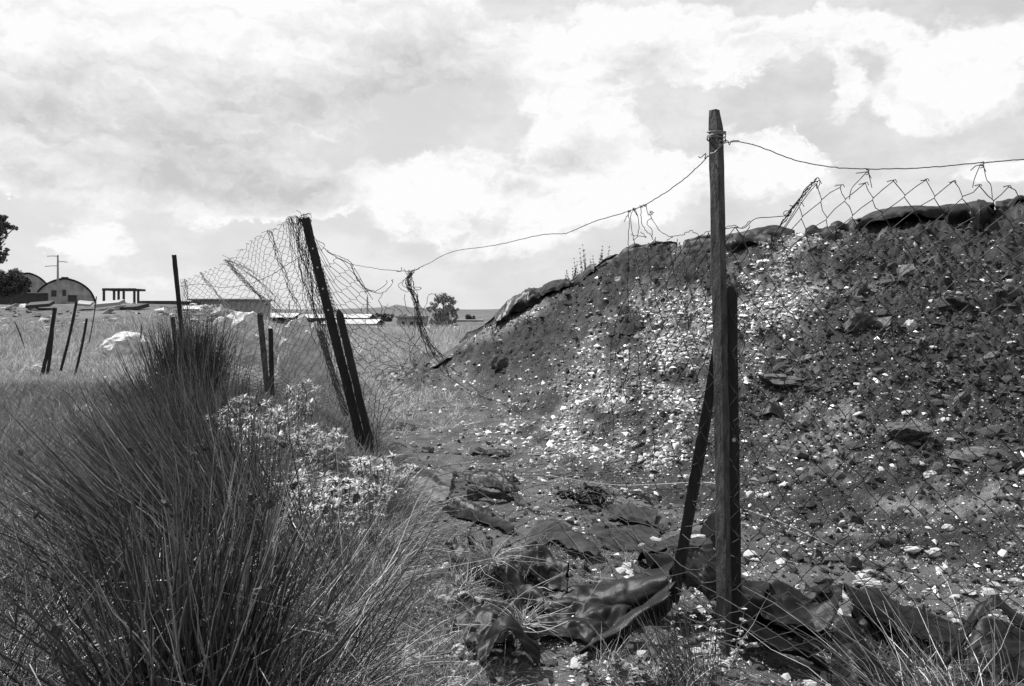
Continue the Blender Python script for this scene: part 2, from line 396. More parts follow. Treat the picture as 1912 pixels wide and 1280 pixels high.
Zm = mound_macro(X, Y)[0]; Z = np.where((Zm > 0.6) & (Y > 3), Z-0.3, Z)
gm = grid_mesh('ground', X, Y, Z)
uu = X/np.maximum(Y, 1)
gd = np.clip(0.55*sst(fbm(X*0.35, Y*0.35, 4, 14), -0.1, 0.5)*sst(Y, 14, 30)+0.06, 0, 1)
add_attr(gm, 'dust', gd)
ground = obj('ground', gm, MS['earth']); tag(ground, kind='structure')
# far hills
def hills():
    px = np.linspace(-3500, 6000, 700)
    top = 6+3.5*fbm(px/260, px*0+2, 4, 8)+1.2*fbm(px/30, px*0+5, 3, 18)+6.0*np.exp(-((px-745)/10)**2)+5*np.exp(-((px-745)/60)**2)+2.0*sst(px, 760, 560)*sst(px, 560, 640)
    d0 = 1600.
    rows = []
    for k, (dd, f) in enumerate([(900, 0.0), (1100, 0.25), (1350, 0.55), (1600, 1.0), (2300, 0.9)]):
        rows.append(np.stack([(px-CX)/F*dd, np.full_like(px, dd), -3+(EYE+3+top/F*d0)*f], -1))
    A = np.array(rows); m = grid_mesh('hill', A[..., 0], A[..., 1], A[..., 2]); o = obj('hill', m, MS['hill']); tag(o, kind='structure')
hills()

# ------------------------------------------------------------------ stones
def rock_verts(seed, sub, amp=0.28, sq=0.7):
    bm = bmesh.new(); bmesh.ops.create_icosphere(bm, subdivisions=sub, radius=1)
    v = np.array([p.co for p in bm.verts]); f = np.array([[q.index for q in p.verts] for p in bm.faces]); bm.free()
    rg = np.random.default_rng(seed)
    # chop with random planes for angular faces
    for _ in range(7):
        n = rg.normal(size=3); n /= np.linalg.norm(n); c = rg.uniform(0.55, 0.85); dd = v@n; v = v-np.clip(dd-c, 0, 9)[:, None]*n
    nn = fbm(v[:, 0]*1.7+seed, v[:, 1]*1.7+v[:, 2]*1.3, 4, seed % 97)
    v = v*(1+amp*nn)[:, None]; rr = np.linalg.norm(v, axis=1, keepdims=True); md = np.median(rr); v = v*np.where(rr > md*1.12, (md*1.12+(rr-md*1.12)*.3)/rr, 1); v[:, 2] *= sq
    return v, f
OCT = np.array([(1, 0, 0), (-1, 0, 0), (0, 1, 0), (0, -1, 0), (0, 0, 1), (0, 0, -1)], float)
OF = np.array([(0, 2, 4), (2, 1, 4), (1, 3, 4), (3, 0, 4), (2, 0, 5), (1, 2, 5), (3, 1, 5), (0, 3, 5)])
def chips(name, x, y, z, r, mt, parent=None, flat=0.5, sink=0.25):
    n = len(x); V = OCT[None]*RNG.uniform(0.55, 1.25, (n, 6, 1))+RNG.normal(0, 0.16, (n, 6, 3))
    V = V*np.stack([RNG.uniform(0.8, 1.5, n), RNG.uniform(0.7, 1.1, n), RNG.uniform(flat*0.7, flat*1.4, n)], -1)[:, None]
    a = RNG.uniform(0, 6.28, n); ca, sa = np.cos(a), np.sin(a)
    Vx = V[..., 0]*ca[:, None]-V[..., 1]*sa[:, None]; Vy = V[..., 0]*sa[:, None]+V[..., 1]*ca[:, None]
    b = RNG.normal(0.25, 0.35, n); cb, sb = np.cos(b), np.sin(b)
    V2y = Vy*cb[:, None]-V[..., 2]*sb[:, None]; V2z = Vy*sb[:, None]+V[..., 2]*cb[:, None]
    P = np.stack([Vx, V2y, V2z], -1)*r[:, None, None]
    P += np.stack([x, y, z+r*sink], -1)[:, None]
    q = (OF[None]+np.arange(n)[:, None, None]*6).reshape(-1, 3)
    o = obj(name, npmesh(name, P.reshape(-1, 3), q), mt, parent); tag(o, kind='stuff'); return o
def scatter_white():
    n = 420000
    px = RNG.uniform(640, 2150, n); py = RNG.uniform(368, 1290, n)
    D = dens(px, py)
    bg_ = 0.036*(0.6+1.0*np.clip(fbm(px/120, py/90, 3, 13), -0.5, 1))
    keep = RNG.uniform(0, 1, n) < (D*D*.62+D*.24+np.clip(bg_, 0.005, 1))*(0.5+0.5*sst(px, 640, 760))
    keep &= ~((py > 720) & (px < 700+0.0*py))
    px = px[keep]; py = py[keep]; D = D[keep]
    x, y = hit(px, py)
    ok = y < 17.2; x, y, px, py, D = x[ok], y[ok], px[ok], py[ok], D[ok]
    x = x+RNG.normal(0, .01, len(x)); z = H(x, y)
    r = np.exp(RNG.normal(np.log(0.0088), 0.72, len(x)))*(0.75+0.35*np.clip(y/9, .5, 1.3))
    r = np.minimum(r, 0.05)
    return x, y, z, r
x, y, z, r = scatter_white()
order = np.argsort(-(r/y)); big = order[:270]; small = order[270:]
chips('gravel', x[small], y[small], z[small], r[small], MS['gravel'])
ROCKM = []
for k in range(10):
    v, f = rock_verts(100+k, 1, 0.35, 0.6); m = npmesh('stone', v, f); m.materials.append(MS['chalk']); ROCKM.append(m)
DARKM = []
for k in range(6):
    v, f = rock_verts(300+k, 1, 0.4, 0.6); m = npmesh('clod', v, f); m.materials.append(MS['darkrock']); DARKM.append(m)
for k, i in enumerate(big):
    o = bpy.data.objects.new('stone', ROCKM[k % 10]); o.location = (x[i], y[i], z[i]+r[i]*0.2)
    s = min(r[i], 0.035)*1.15; o.scale = (s*random.uniform(1, 1.6), s*random.uniform(.8, 1.2), s*random.uniform(.7, 1.1)); o.rotation_euler = (random.uniform(-.4, .6), random.uniform(-.4, .4), random.uniform(0, 6))
    link(o, mound if mound_macro(x[i], y[i])[1] > 0 else ground)
# dark clods over the mound
n = 95000; px = RNG.uniform(680, 2150, n); py = RNG.uniform(430, 1250, n); x, y = hit(px, py); ok = y < 20; x, y = x[ok], y[ok]
z = H(x, y); r = np.exp(RNG.normal(np.log(0.0095), 0.7, len(x))); r = np.minimum(r, 0.06)
px, py = to_px(x, y, z); keep = RNG.uniform(0, 1, len(x)) < (0.10+0.65*sst(mound_macro(x, y)[1], 0.1, 0.6))*(1-.8*np.clip(dens(px, py)*1.5, 0, 1)); x, y, z, r = x[keep], y[keep], z[keep], r[keep]
order = np.argsort(-(r/y)); big = order[:160]; small = order[160:]
chips('clods', x[small], y[small], z[small], r[small], MS['clod'], flat=0.7)
for k, i in enumerate(big):
    o = bpy.data.objects.new('clod', DARKM[k % 6]); o.location = (x[i], y[i], z[i]); s = min(r[i], 0.06)
    o.scale = (s*random.uniform(1, 1.7), s*random.uniform(.8, 1.2), s*random.uniform(.8, 1.3)); o.rotation_euler = (random.uniform(-.4, .4), random.uniform(-.4, .4), random.uniform(0, 6))
    link(o, mound if mound_macro(x[i], y[i])[1] > 0 else ground)
# fine chips in the foreground left of the post
n = 9000; px = RNG.uniform(560, 1900, n); py = RNG.uniform(1000, 1400, n); w = np.exp(-((px-840)/170)**2-((py-1190)/90)**2)+0.5*np.exp(-((px-1230)/110)**2-((py-1250)/50)**2)+0.06
k_ = RNG.uniform(0, 1, n) < w*0.7; x, y = hit(px[k_], py[k_]); z = H(x, y); r = np.minimum(np.exp(RNG.normal(np.log(0.0075), 0.5, len(x))), 0.03)
chips('gravel', x, y, z, r, MS['gravel'])
n = 60000; px = RNG.uniform(690, 2100, n); py = RNG.uniform(690, 1290, n); k_ = RNG.uniform(0, 1, n) < .25+.75*sst(fbm(px/70, py/40, 4, 23), -.2, .4); x, y = hit(px[k_], py[k_]); z = H(x, y)
chips('gravel', x, y, z, np.exp(RNG.normal(np.log(0.0036), 0.4, len(x)))*np.clip(y/5, .7, 1.6), MS['gravel'])
# rubble along the crest of the field bank
n = 5000; px = RNG.uniform(-150, 480, n); d = RNG.uniform(31, 47, n); x = (px-CX)/F*d; z = H(x, d)
r = np.minimum(np.exp(RNG.normal(np.log(0.065), 0.6, n)), 0.35); k_ = RNG.uniform(0, 1, n) < .6*sst(fbm(x*.3, d*.3, 3, 66), -.15, .35)
chips('rubble', x[k_], d[k_], z[k_], r[k_], MS['rubble'], flat=0.35)

# rocks and crusted lumps set into the slope
n = 190; px = np.concatenate([RNG.uniform(860, 2000, 70), RNG.uniform(1380, 2000, 120)]); py = RNG.uniform(450, 900, n); x, y = hit(px, py); k_ = (y < 17) & (mound_macro(x, y)[1] > .08); x, y, px = x[k_], y[k_], px[k_]; z = H(x, y)
EMB = []
for k in range(8):
    v, f = rock_verts(500+k, 1, .25, .5); m = npmesh('rock', v, f); m.materials.append(MS['crust' if k % 2 else 'darkrock']); EMB.append(m)
for i in range(len(x)):
    o = bpy.data.objects.new('rock', EMB[i % 8]); s_ = min(.13, float(np.exp(RNG.normal(np.log(.035), .55)))); o.location = (x[i], y[i], z[i]+s_*.1); o.scale = (s_*random.uniform(1, 1.8), s_, s_*random.uniform(.7, 1.2)); o.rotation_euler = (random.uniform(.1, .8), random.uniform(-.6, .3), random.uniform(-.8, .8)); link(o, mound)
def boulder(px, py, wpx, hpx, label, name='boulder', cat='boulder', m='chalk', d=None, seed=1, sub=4, sink=0.25, tilt=0, group=None, dep=None):
    if d is None: p = G(px, py)
    else: p = on(px, d)
    sx = wpx/2/F*p[1]; sz = hpx/2/F*p[1]; v, f = rock_verts(seed, sub, 0.42, 1.0)
    v = v*(1 + 0.16*fbm(v[:, 0]*4+seed, v[:, 1]*3+v[:, 2]*5, 4, seed+5, .6)-.10*np.abs(fbm(v[:, 0]*2.5, v[:, 2]*3+v[:, 1]*2, 3, seed+9)))[:, None]
    v = v*np.array([sx*1.12, (dep or (sx+sz)/2), sz*1.2])
    if tilt: c, s = math.cos(tilt), math.sin(tilt); v = np.stack([v[:, 0]*c-v[:, 2]*s, v[:, 1], v[:, 0]*s+v[:, 2]*c], -1)
    mesh = npmesh(name, v, f, False); o = obj(name, mesh, MS[m]); o.location = (p[0], p[1], p[2]+sz*(1-2*sink))
    return tag(o, label, cat, group)
B = boulder
B(935, 686, 36, 34, 'round crusty dark boulder perched on the left flank of the mound', m='darkrock', seed=3)
B(1462, 712, 116, 22, 'long flat dark slab jutting from the slope right of the tall post', 'slab', 'slab', 'darkrock', seed=4, tilt=-.12, sink=.1, dep=.22)
B(1690, 808, 80, 32, 'pale topped flat rock with a deep shadow under it on the right slope', 'rock', 'rock', 'darkrock', seed=5, sink=.05, dep=.2)
B(1600, 620, 56, 44, 'dark lump with an overhang high on the right slope', 'rock', 'rock', 'darkrock', seed=6, tilt=.4)
B(1604, 550, 22, 40, 'upright grey shard standing in the upper right slope', 'rock', 'rock', 'darkrock', seed=7, tilt=-.5)
B(1700, 612, 22, 24, 'pale pointed stone wedged mid slope at right', 'rock', 'rock', 'chalk', seed=8)
B(1790, 575, 46, 16, 'flaky layered rock lying near the right edge of the slope', 'rock', 'rock', 'darkrock', seed=9, tilt=-.4)
B(1880, 548, 44, 30, 'lumpy dark rock at the far right of the upper slope', 'rock', 'rock', 'darkrock', seed=10)
B(1520, 1+720, 34, 18, 'small rounded rock beside the right end of the long slab', 'rock', 'rock', 'darkrock', seed=11)
B(1705, 1024, 40, 14, 'flat elongated white stone on the flat soil behind the mesh', 'stone', 'stone', seed=12)
B(1744, 1029, 26, 16, 'white stone just right of the flat elongated one behind the mesh', 'stone', 'stone', seed=13)
B(1648, 1010, 24, 17, 'dark block of stone on the flat soil left of the white stones', 'stone', 'stone', 'darkrock', seed=14)
B(1625, 1098, 58, 24, 'largest white stone above the curled black sheeting', 'stone', 'stone', seed=15)
B(1735, 880, 28, 20, 'white knobbly stone alone at the foot of the right slope', 'stone', 'stone', seed=16)
B(1770, 974, 24, 12, 'pale stone pair member near the right side of the flat soil', 'stone', 'stone', seed=17)
B(1810, 1118, 28, 8, 'small white sliver of stone left of the humped sheeting', 'stone', 'stone', seed=18)
B(1895, 1088, 24, 12, 'white stone at the right edge beyond the mesh', 'stone', 'stone', seed=19)
B(1282, 820, 18, 11, 'white stone left of the tall post beside the leaning brace', 'stone', 'stone', seed=20)
B(1187, 832, 16, 12, 'white stone with a sharp top in the middle of the slope foot', 'stone', 'stone', seed=21)
B(1155, 522, 12, 14, 'single white stone high on the left part of the mound', 'stone', 'stone', seed=22)
B(772, 832, 16, 11, 'white stone resting on a dark scrap behind the leaning posts', 'stone', 'stone', seed=23)
B(755, 1233, 44, 30, 'large cracked white stone at the bottom left of the loose sheeting', 'stone', 'stone', seed=24)
B(785, 1243, 30, 20, 'white stone touching the right side of the large cracked one', 'stone', 'stone', seed=25)
B(857, 1238, 30, 26, 'rounded white stone left of the curled sheet at the bottom', 'stone', 'stone', seed=26)
B(892, 1236, 20, 20, 'small pale stone between the rounded white stone and curled sheet', 'stone', 'stone', seed=27)
B(884, 1262, 22, 24, 'pale upright stone against the curled sheet', 'stone', 'stone', seed=28)
B(828, 1143, 36, 22, 'pale lumpy stone under the black fold left of the dry tuft', 'stone', 'stone', seed=29)
B(852, 1131, 16, 16, 'small white stone right of the pale lumpy stone', 'stone', 'stone', seed=30)
B(768, 1148, 34, 18, 'grey stone half hidden in dry grass left of the sheeting', 'stone', 'stone', seed=31)
B(970, 1215, 38, 24, 'dark edged rock in front of the dry grass tuft on the sheeting', 'stone', 'stone', 'darkrock', seed=32)
B(1176, 1262, 40, 26, 'white stone among leaves at the bottom centre', 'stone', 'stone', seed=33)
B(1054, 1090, 24, 14, 'pale crumbly stone beside the black panel', 'stone', 'stone', seed=34)
B(1070, 998, 20, 16, 'white crumbly stone below the coiled matting', 'stone', 'stone', seed=35)
B(975, 900, 14, 12, 'small white stone above the buried strips', 'stone', 'stone', seed=36)
B(1300, 1018, 44, 14, 'crumbly pale chunk caught between brace and tall post', 'stone', 'stone', seed=37, sink=-.2)
# field boulders
B(238, 614, 80, 56, 'big pale limestone boulder in the meadow below the open frame structure', d=24, seed=41, dep=.8, sink=.2, m='limestone')
B(302, 592, 24, 12, 'small pale boulder on the bank right of the big limestone boulder', d=32, seed=42)
B(76, 668, 34, 22, 'weathered boulder beside the feet of the slanting stakes', d=18, seed=43)
B(100, 640, 60, 16, 'low grey boulder behind the slanting stakes', d=23, seed=44)
B(190, 700, 26, 16, 'small pale boulder in long grass right of the slanting stakes', d=16, seed=45)
B(455, 636, 112, 112, 'pale rounded mound of limestone behind the two short stakes', d=20, seed=46, dep=.8, sink=.2, m='limestone')
B(525, 626, 90, 34, 'smooth domed limestone boulder right of the short stakes', d=22, seed=47, dep=.8, sink=.15, m='limestone')
B(568, 676, 96, 160, 'tall craggy white boulder behind the mesh beside the leaning post', d=14.5, seed=48, dep=.5, sink=.2, m='limestone')
B(215, 590, 22, 8, 'flat pale stone lying on the bank crest', d=34, seed=49)
B(10, 592, 26, 12, 'pale boulder at the left edge of the bank', d=32, seed=50)
B(48, 593, 20, 8, 'low pale stone on the bank below the arched hangar', d=32, seed=51)
for k, (a, b, w_, s) in enumerate([(655, 618, 40, 'leftmost'), (697, 617, 44, 'second from the left'), (745, 618, 44, 'third from the left'), (800, 618, 36, 'below the lone tree'), (850, 624, 26, 'rightmost')]):
    B(a, b, w_, 15, 'pale low heap in the row beyond the meadow, '+s, 'spoil_heap', 'heap', d=58, seed=60+k, sub=3, dep=1.2, group='pale heaps in a row beyond the meadow')

# ------------------------------------------------------------------ sheeting
def sheet(name, label, cat, ctrl, nu=48, nv=16, amp=0.02, seed=0, m='sheet', rag=0.14, group=None, thick=0.004, freq=5.0):
    nu = int(nu*1.5); nv = int(nv*1.5)
    gu, gv = np.meshgrid(np.linspace(0, 1, nu), np.linspace(0, 1, nv), indexing='ij')
    u = gu.ravel(); v = gv.ravel()
    e = (v-.5)*2; v2 = v+rag*np.sign(e)*np.abs(e)**3*(fbm(u*6+seed, u*0+seed, 3, seed+1))*1.0
    e = (u-.5)*2; u2 = u+rag*np.sign(e)*np.abs(e)**3*(fbm(v*4+seed, v*0+3, 3, seed+2))*0.6
    P = patch(ctrl, np.clip(u2, 0, 1), np.clip(v2, 0, 1))
    L = np.linalg.norm(np.asarray(ctrl[0][-1])-np.asarray(ctrl[0][0]))
    n = fbm(P[:, 0]*freq+seed*3.1, P[:, 1]*freq*1.2+P[:, 2]*freq*1.2, 4, seed+11)
    n2 = fbm(P[:, 0]*freq+seed, (P[:, 1]+P[:, 2])*freq, 4, seed+19)
    cre = np.abs(fbm(P[:, 0]*freq*.9-seed+P[:, 1]*freq*.5, (P[:, 1]-P[:, 2])*freq*1.6, 2, seed+29, .4))
    cr2 = np.abs(fbm(P[:, 0]*freq*2.3+seed, (P[:, 1]+P[:, 2])*freq*2.9, 2, seed+39, .4))-.2; cr3 = np.abs(fbm(P[:, 0]*freq*2.1-seed, (P[:, 1]-P[:, 2])*freq*2.4, 2, seed+49, .4))-.2
    P = P+np.stack([amp*.5*n2+amp*.5*cr3, amp*n2*.6+amp*.9*cr3, amp*.6*n+amp*3.0*(cre-.2)+amp*.8*cr2], -1)
    i = np.arange(nu*nv).reshape(nu, nv)
    q = np.stack([i[:-1, :-1], i[1:, :-1], i[1:, 1:], i[:-1, 1:]], -1).reshape(-1, 4)
    org = P.mean(0); org[2] = P[:, 2].min()
    o = solo(name, npmesh(name, P, q, True), MS[m], label, cat, org, group)
    md = o.modifiers.new('thickness', 'SOLIDIFY'); md.thickness = thick; md.offset = 0
    return o
GR = 'black sheeting along the crest of the mound'
def ridge(px0, px1, label, n=5, over=0.5, lift=0.10, lip=0.10, back=1.2, seed=0, m='crest', amp=0.05, drop=14, nv=22, top=None):
    """sheeting draped over the crest between two columns, with a lip hanging to the front"""
    rows = [[], [], [], []]
    rg = random.Random(seed)
    for k in range(n):
        px = px0+(px1-px0)*k/(n-1); u = (px-CX)/F
        r = float(np.interp(u, MU, MP[:, 2])); zz = float(np.interp(u, MU, MZ)); e = 0.5 if k in (0, n-1) else 1.0
        j = rg.uniform(-.04, .04)
        rows[0].append((u*(r+back), r+back, zz-back*.10+.02)); rows[1].append((u*r, r, zz+(lift*.75+j)*e))
        rr = r-over*(0.7+rg.uniform(-.2, .3)); h = float(H(u*rr, rr))
        rows[2].append((u*rr, rr, max(h+0.03, zz+lift*e*.6-over*.10)))
        r3 = rr-0.04-rg.uniform(0, .06); h3 = float(H(u*r3, r3)); rows[3].append((u*r3, r3, max(h3-0.02, rows[2][-1][2]-lip*rg.uniform(1.2, 2.6))))
    return sheet('plastic_sheet', label, 'sheeting', rows, 70, nv, amp*.6, seed, m, 0.16, GR, 0.012, 2.4)
ridge(858, 945, 'thin black edge of sheeting at the left toe of the crest', seed=1, over=.2, lift=.04, amp=.04)
ridge(925, 1010, 'folded grey and black heap of sheeting at the left shoulder of the crest', seed=2, over=.85, lift=.15, lip=.10, amp=.10, n=6, m='sheet')
ridge(985, 1064, 'upper layer of grey folded sheeting on the left shoulder of the crest', seed=12, over=.45, lift=.20, lip=.05, amp=.07, m='dusty')
ridge(1060, 1110, 'rolled black sheeting under the weeds on the crest', seed=3, over=.35, lift=.10, lip=.06, amp=.05)
ridge(1104, 1168, 'ragged black sheeting right of the weeds on the crest', seed=13, over=.15, lift=.05, lip=.05, amp=.05)
ridge(1156, 1214, 'black drooping sheeting below the frayed wires on the crest', seed=4, over=.3, lift=.12, lip=.10, amp=.05)
ridge(1208, 1264, 'peaked black flap right of the frayed wires on the crest', seed=14, over=.15, lift=.13, lip=.22, amp=.07)
ridge(1276, 1362, 'black rolled sheeting left of the tall post top line', seed=5, over=.2, lift=.13, lip=.10, amp=.04)
ridge(1352, 1484, 'upper of two layers of sheeting right of the tall post', seed=6, over=.35, lift=.17, lip=.05, amp=.05)
ridge(1356, 1440, 'lower of two layers of sheeting right of the tall post', seed=16, over=1.0, lift=.06, lip=.10, amp=.08, m='sheet')
ridge(1504, 1560, 'black torn sheeting beside the white gravel spill', seed=7, over=.6, lift=.03, lip=.22, amp=.09)
ridge(1552, 1604, 'low black sheeting left of the large flat piece on the crest', seed=17, over=.3, lift=.08, lip=.10, amp=.05)
ridge(1596, 1856, 'large flat grey topped sheeting with a shaded overhang', seed=8, over=.7, lift=.14, lip=.06, m='dusty', amp=.03, n=8)
ridge(1770, 1850, 'raised hood of black sheeting at the right end of the flat piece', seed=18, over=.9, lift=.10, lip=.12, amp=.05, m='sheet')
ridge(1860, 2080, 'black sheeting folded up at the right edge of the crest', seed=9, over=.4, lift=.16, lip=.14, amp=.09)
# sliver lying along the left flank
sheet('plastic_sheet', 'narrow black strip lying along the left toe of the mound', 'sheeting', [[G(772, 690, .04), G(800, 675, .05), G(845, 652, .05), G(885, 620, .06)], [G(780, 694, .01), G(810, 682, .03), G(855, 658, .02), G(890, 632, .02)]], 40, 6, .02, 12, group=GR)
sheet('plastic_sheet', 'upturned black flap at the far toe of the mound', 'sheeting', [[G(765, 676, .16), G(785, 672, .22), G(812, 668, .18)], [G(770, 684, .02), G(790, 682, .02), G(815, 676, .02)]], 24, 10, .03, 13, group=GR)
sheet('plastic_sheet', 'low black fold beside the meadow edge behind the leaning posts', 'sheeting', [[G(700, 706, .10), G(725, 702, .12), G(752, 690, .1)], [G(702, 716, 0), G(730, 712, 0), G(760, 700, 0)]], 24, 8, .04, 14, group=GR)

GB = 'loose black sheeting along the foot of the fence'
def S(label, ctrl, **k):
    k.setdefault('group', GB); return sheet('rubber_sheet', label, 'sheeting', ctrl, **k)
S('narrow tunnel shaped black fold running down from the dry grass', [[G(832, 1030, .03), G(900, 1085, .02), G(960, 1120, .02), G(1010, 1150, .02)], [G(845, 1040, .10), G(905, 1090, .11), G(965, 1128, .10), G(1015, 1155, .08)], [G(850, 1068, .08), G(910, 1108, .10), G(970, 1142, .09), G(1018, 1165, .07)], [G(850, 1078, .0), G(912, 1118, .01), G(972, 1152, .01), G(1020, 1170, .0)]], nu=60, nv=24, amp=.03, seed=21)
S('second black fold above the tunnel shaped one, curled at its end', [[G(872, 1030, .03), G(940, 1062, .04), G(1010, 1092, .05), G(1060, 1108, .04)], [G(875, 1040, .10), G(940, 1075, .11), G(1010, 1105, .14), G(1060, 1120, .14)], [G(880, 1055, .02), G(940, 1092, .02), G(1010, 1122, .03), G(1058, 1140, .02)]], nu=60, nv=20, amp=.03, seed=22)
S('smooth black panel facing the camera left of the brace', [[at(1022, 1100, 3.95), at(1100, 1092, 3.9), at(1180, 1075, 3.8), at(1262, 1048, 3.75)], [at(1018, 1120, 3.78), at(1100, 1108, 3.74), at(1185, 1092, 3.66), at(1262, 1068, 3.6)], [at(1026, 1150, 3.72), at(1100, 1140, 3.68), at(1180, 1128, 3.6), at(1255, 1100, 3.55)], [at(1035, 1162, 3.76), at(1105, 1158, 3.72), at(1180, 1146, 3.66), at(1250, 1118, 3.6)]], nu=70, nv=24, amp=.014, seed=23)
S('long rolled black strip running down to the left from the brace foot', [[at(1262, 1085, 3.55), at(1190, 1135, 3.48), at(1120, 1185, 3.4), at(1050, 1232, 3.3), at(1000, 1240, 3.25)], [at(1262, 1105, 3.42), at(1195, 1150, 3.36), at(1120, 1200, 3.3), at(1050, 1240, 3.22), at(1000, 1244, 3.2)], [at(1255, 1150, 3.45), at(1190, 1178, 3.4), at(1122, 1215, 3.34), at(1052, 1246, 3.24), at(1002, 1250, 3.22)]], nu=70, nv=14, amp=.012, seed=24)
S('wrinkled black sheet lying flat in front of the panel', [[G(1005, 1168, .03), G(1060, 1165, .04), G(1120, 1158, .03), G(1200, 1152, .02)], [G(985, 1195, .03), G(1050, 1192, .05), G(1110, 1188, .04), G(1170, 1185, .02)], [G(975, 1220, .01), G(1040, 1215, .03), G(1100, 1212, .02), G(1140, 1205, .0)]], nu=50, nv=30, amp=.03, seed=25)
S('creased black sheet half covered with soil left of the dry tuft', [[G(850, 1150, .03), G(900, 1155, .05), G(960, 1150, .06), G(1000, 1160, .02)], [G(840, 1185, .02), G(900, 1190, .07), G(960, 1195, .04), G(990, 1200, .01)], [G(845, 1222, .0), G(890, 1228, .03), G(930, 1220, .03), G(960, 1215, .0)]], nu=50, nv=30, amp=.035, seed=26)
S('curled black sheet standing up at the bottom edge', [[G(885, 1235, .02), G(930, 1218, .08), G(985, 1235, .05)], [G(890, 1262, .08), G(940, 1245, .16), G(1004, 1252, .10)], [G(900, 1290, .10), G(950, 1270, .17), G(1006, 1280, .02)]], nu=44, nv=30, amp=.02, seed=27)
S('black sheeting gathered behind the brace and tall post', [[at(1255, 1045, 3.9), at(1310, 1040, 3.85), at(1370, 1070, 3.75), at(1440, 1092, 3.7)], [at(1262, 1060, 3.62), at(1310, 1062, 3.6), at(1370, 1092, 3.55), at(1430, 1108, 3.5)], [at(1270, 1095, 3.52), at(1310, 1110, 3.5), at(1365, 1150, 3.45), at(1420, 1150, 3.45)]], nu=60, nv=22, amp=.03, seed=28)
S('low black hump of sheeting between panel and brace', [[G(1180, 1060, .03), G(1240, 1048, .05), G(1330, 1036, .03)], [G(1200, 1070, .09), G(1260, 1060, .10), G(1335, 1050, .06)], [G(1220, 1085, .03), G(1270, 1078, .03), G(1340, 1066, .0)]], nu=50, nv=14, amp=.03, seed=29)
S('creased black panel right of the tall post, lit on its lower half', [[at(1388, 1088, 3.75), at(1450, 1092, 3.7), at(1510, 1106, 3.65), at(1572, 1100, 3.6)], [at(1396, 1118, 3.55), at(1455, 1126, 3.5), at(1515, 1135, 3.46), at(1572, 1134, 3.42)], [at(1430, 1152, 3.42), at(1480, 1168, 3.36), at(1530, 1176, 3.32), at(1570, 1165, 3.32)]], nu=60, nv=26, amp=.022, seed=30)
S('drooping lower lip of black sheeting right of the tall post', [[at(1386, 1165, 3.35), at(1440, 1190, 3.28), at(1500, 1210, 3.2), at(1558, 1250, 3.1)], [at(1400, 1180, 3.22), at(1450, 1208, 3.16), at(1510, 1222, 3.1), at(1560, 1262, 3.0)], [at(1415, 1196, 3.24), at(1455, 1215, 3.18), at(1512, 1232, 3.12), at(1562, 1268, 3.02)]], nu=60, nv=14, amp=.02, seed=31)
S('black sheet added as the shadow in the hollow under the creased panel', [[at(1400, 1140, 3.6), at(1470, 1160, 3.55), at(1540, 1175, 3.5), at(1600, 1170, 3.45)], [at(1395, 1210, 3.38), at(1470, 1225, 3.34), at(1540, 1240, 3.3), at(1600, 1225, 3.3)]], nu=40, nv=14, amp=.03, seed=32)  # black sheet stands in for the shadow of the hollow
S('smooth tongue of black sheeting spilling to the bottom edge', [[at(1556, 1150, 3.25), at(1580, 1146, 3.2), at(1602, 1158, 3.25)], [at(1554, 1195, 3.1), at(1590, 1188, 3.0), at(1622, 1205, 3.1)], [at(1552, 1245, 2.95), at(1600, 1238, 2.84), at(1648, 1250, 2.95)], [at(1550, 1310, 2.85), at(1612, 1305, 2.74), at(1680, 1310, 2.86)]], nu=40, nv=40, amp=.012, seed=33)
S('long curled black strip right of the tongue with a hollow under it', [[at(1572, 1098, 3.6), at(1630, 1105, 3.55), at(1690, 1140, 3.45), at(1780, 1166, 3.4)], [at(1578, 1106, 3.35), at(1640, 1120, 3.32), at(1700, 1152, 3.28), at(1790, 1176, 3.24)], [at(1600, 1135, 3.25), at(1660, 1165, 3.2), at(1710, 1190, 3.15), at(1780, 1205, 3.15)]], nu=64, nv=24, amp=.02, seed=34)
S('black sheet put in for the shade beneath the long curled strip', [[at(1590, 1120, 3.5), at(1650, 1150, 3.45), at(1720, 1180, 3.35)], [at(1590, 1190, 3.3), at(1650, 1205, 3.25), at(1730, 1215, 3.2)]], nu=40, nv=14, amp=.03, seed=35)  # added black surface that darkens the hollow like shade
S('arched black sheet humped up at the right edge', [[at(1752, 1240, 3.0), at(1800, 1170, 3.05), at(1850, 1122, 3.05), at(1900, 1142, 2.95), at(1980, 1170, 2.9)], [at(1765, 1250, 2.8), at(1806, 1190, 2.8), at(1852, 1132, 2.8), at(1905, 1165, 2.7), at(1990, 1200, 2.6)]], nu=60, nv=20, amp=.02, seed=36, m='sheet')
S('black sheet added as the shade inside the arched one', [[at(1775, 1230, 3.2), at(1845, 1160, 3.25), at(1910, 1180, 3.2), at(1980, 1200, 3.1)], [at(1780, 1270, 3.0), at(1850, 1260, 3.0), at(1915, 1260, 3.0), at(1985, 1280, 2.9)]], nu=40, nv=14, amp=.03, seed=37)  # shade inside the arch, made as a black sheet
S('curled black scrap on top of the creased panel edge', [[at(1500, 1100, 3.62), at(1525, 1095, 3.6), at(1548, 1094, 3.6)], [at(1502, 1108, 3.52), at(1526, 1104, 3.5), at(1549, 1106, 3.5)]], nu=24, nv=8, amp=.015, seed=38)
S('upturned black corner of sheeting behind the tall post', [[G(1302, 1028, .02), G(1325, 1020, .05), G(1345, 1012, .05)], [G(1310, 1010, .10), G(1328, 998, .12), G(1345, 990, .12)]], nu=20, nv=10, amp=.02, seed=39)
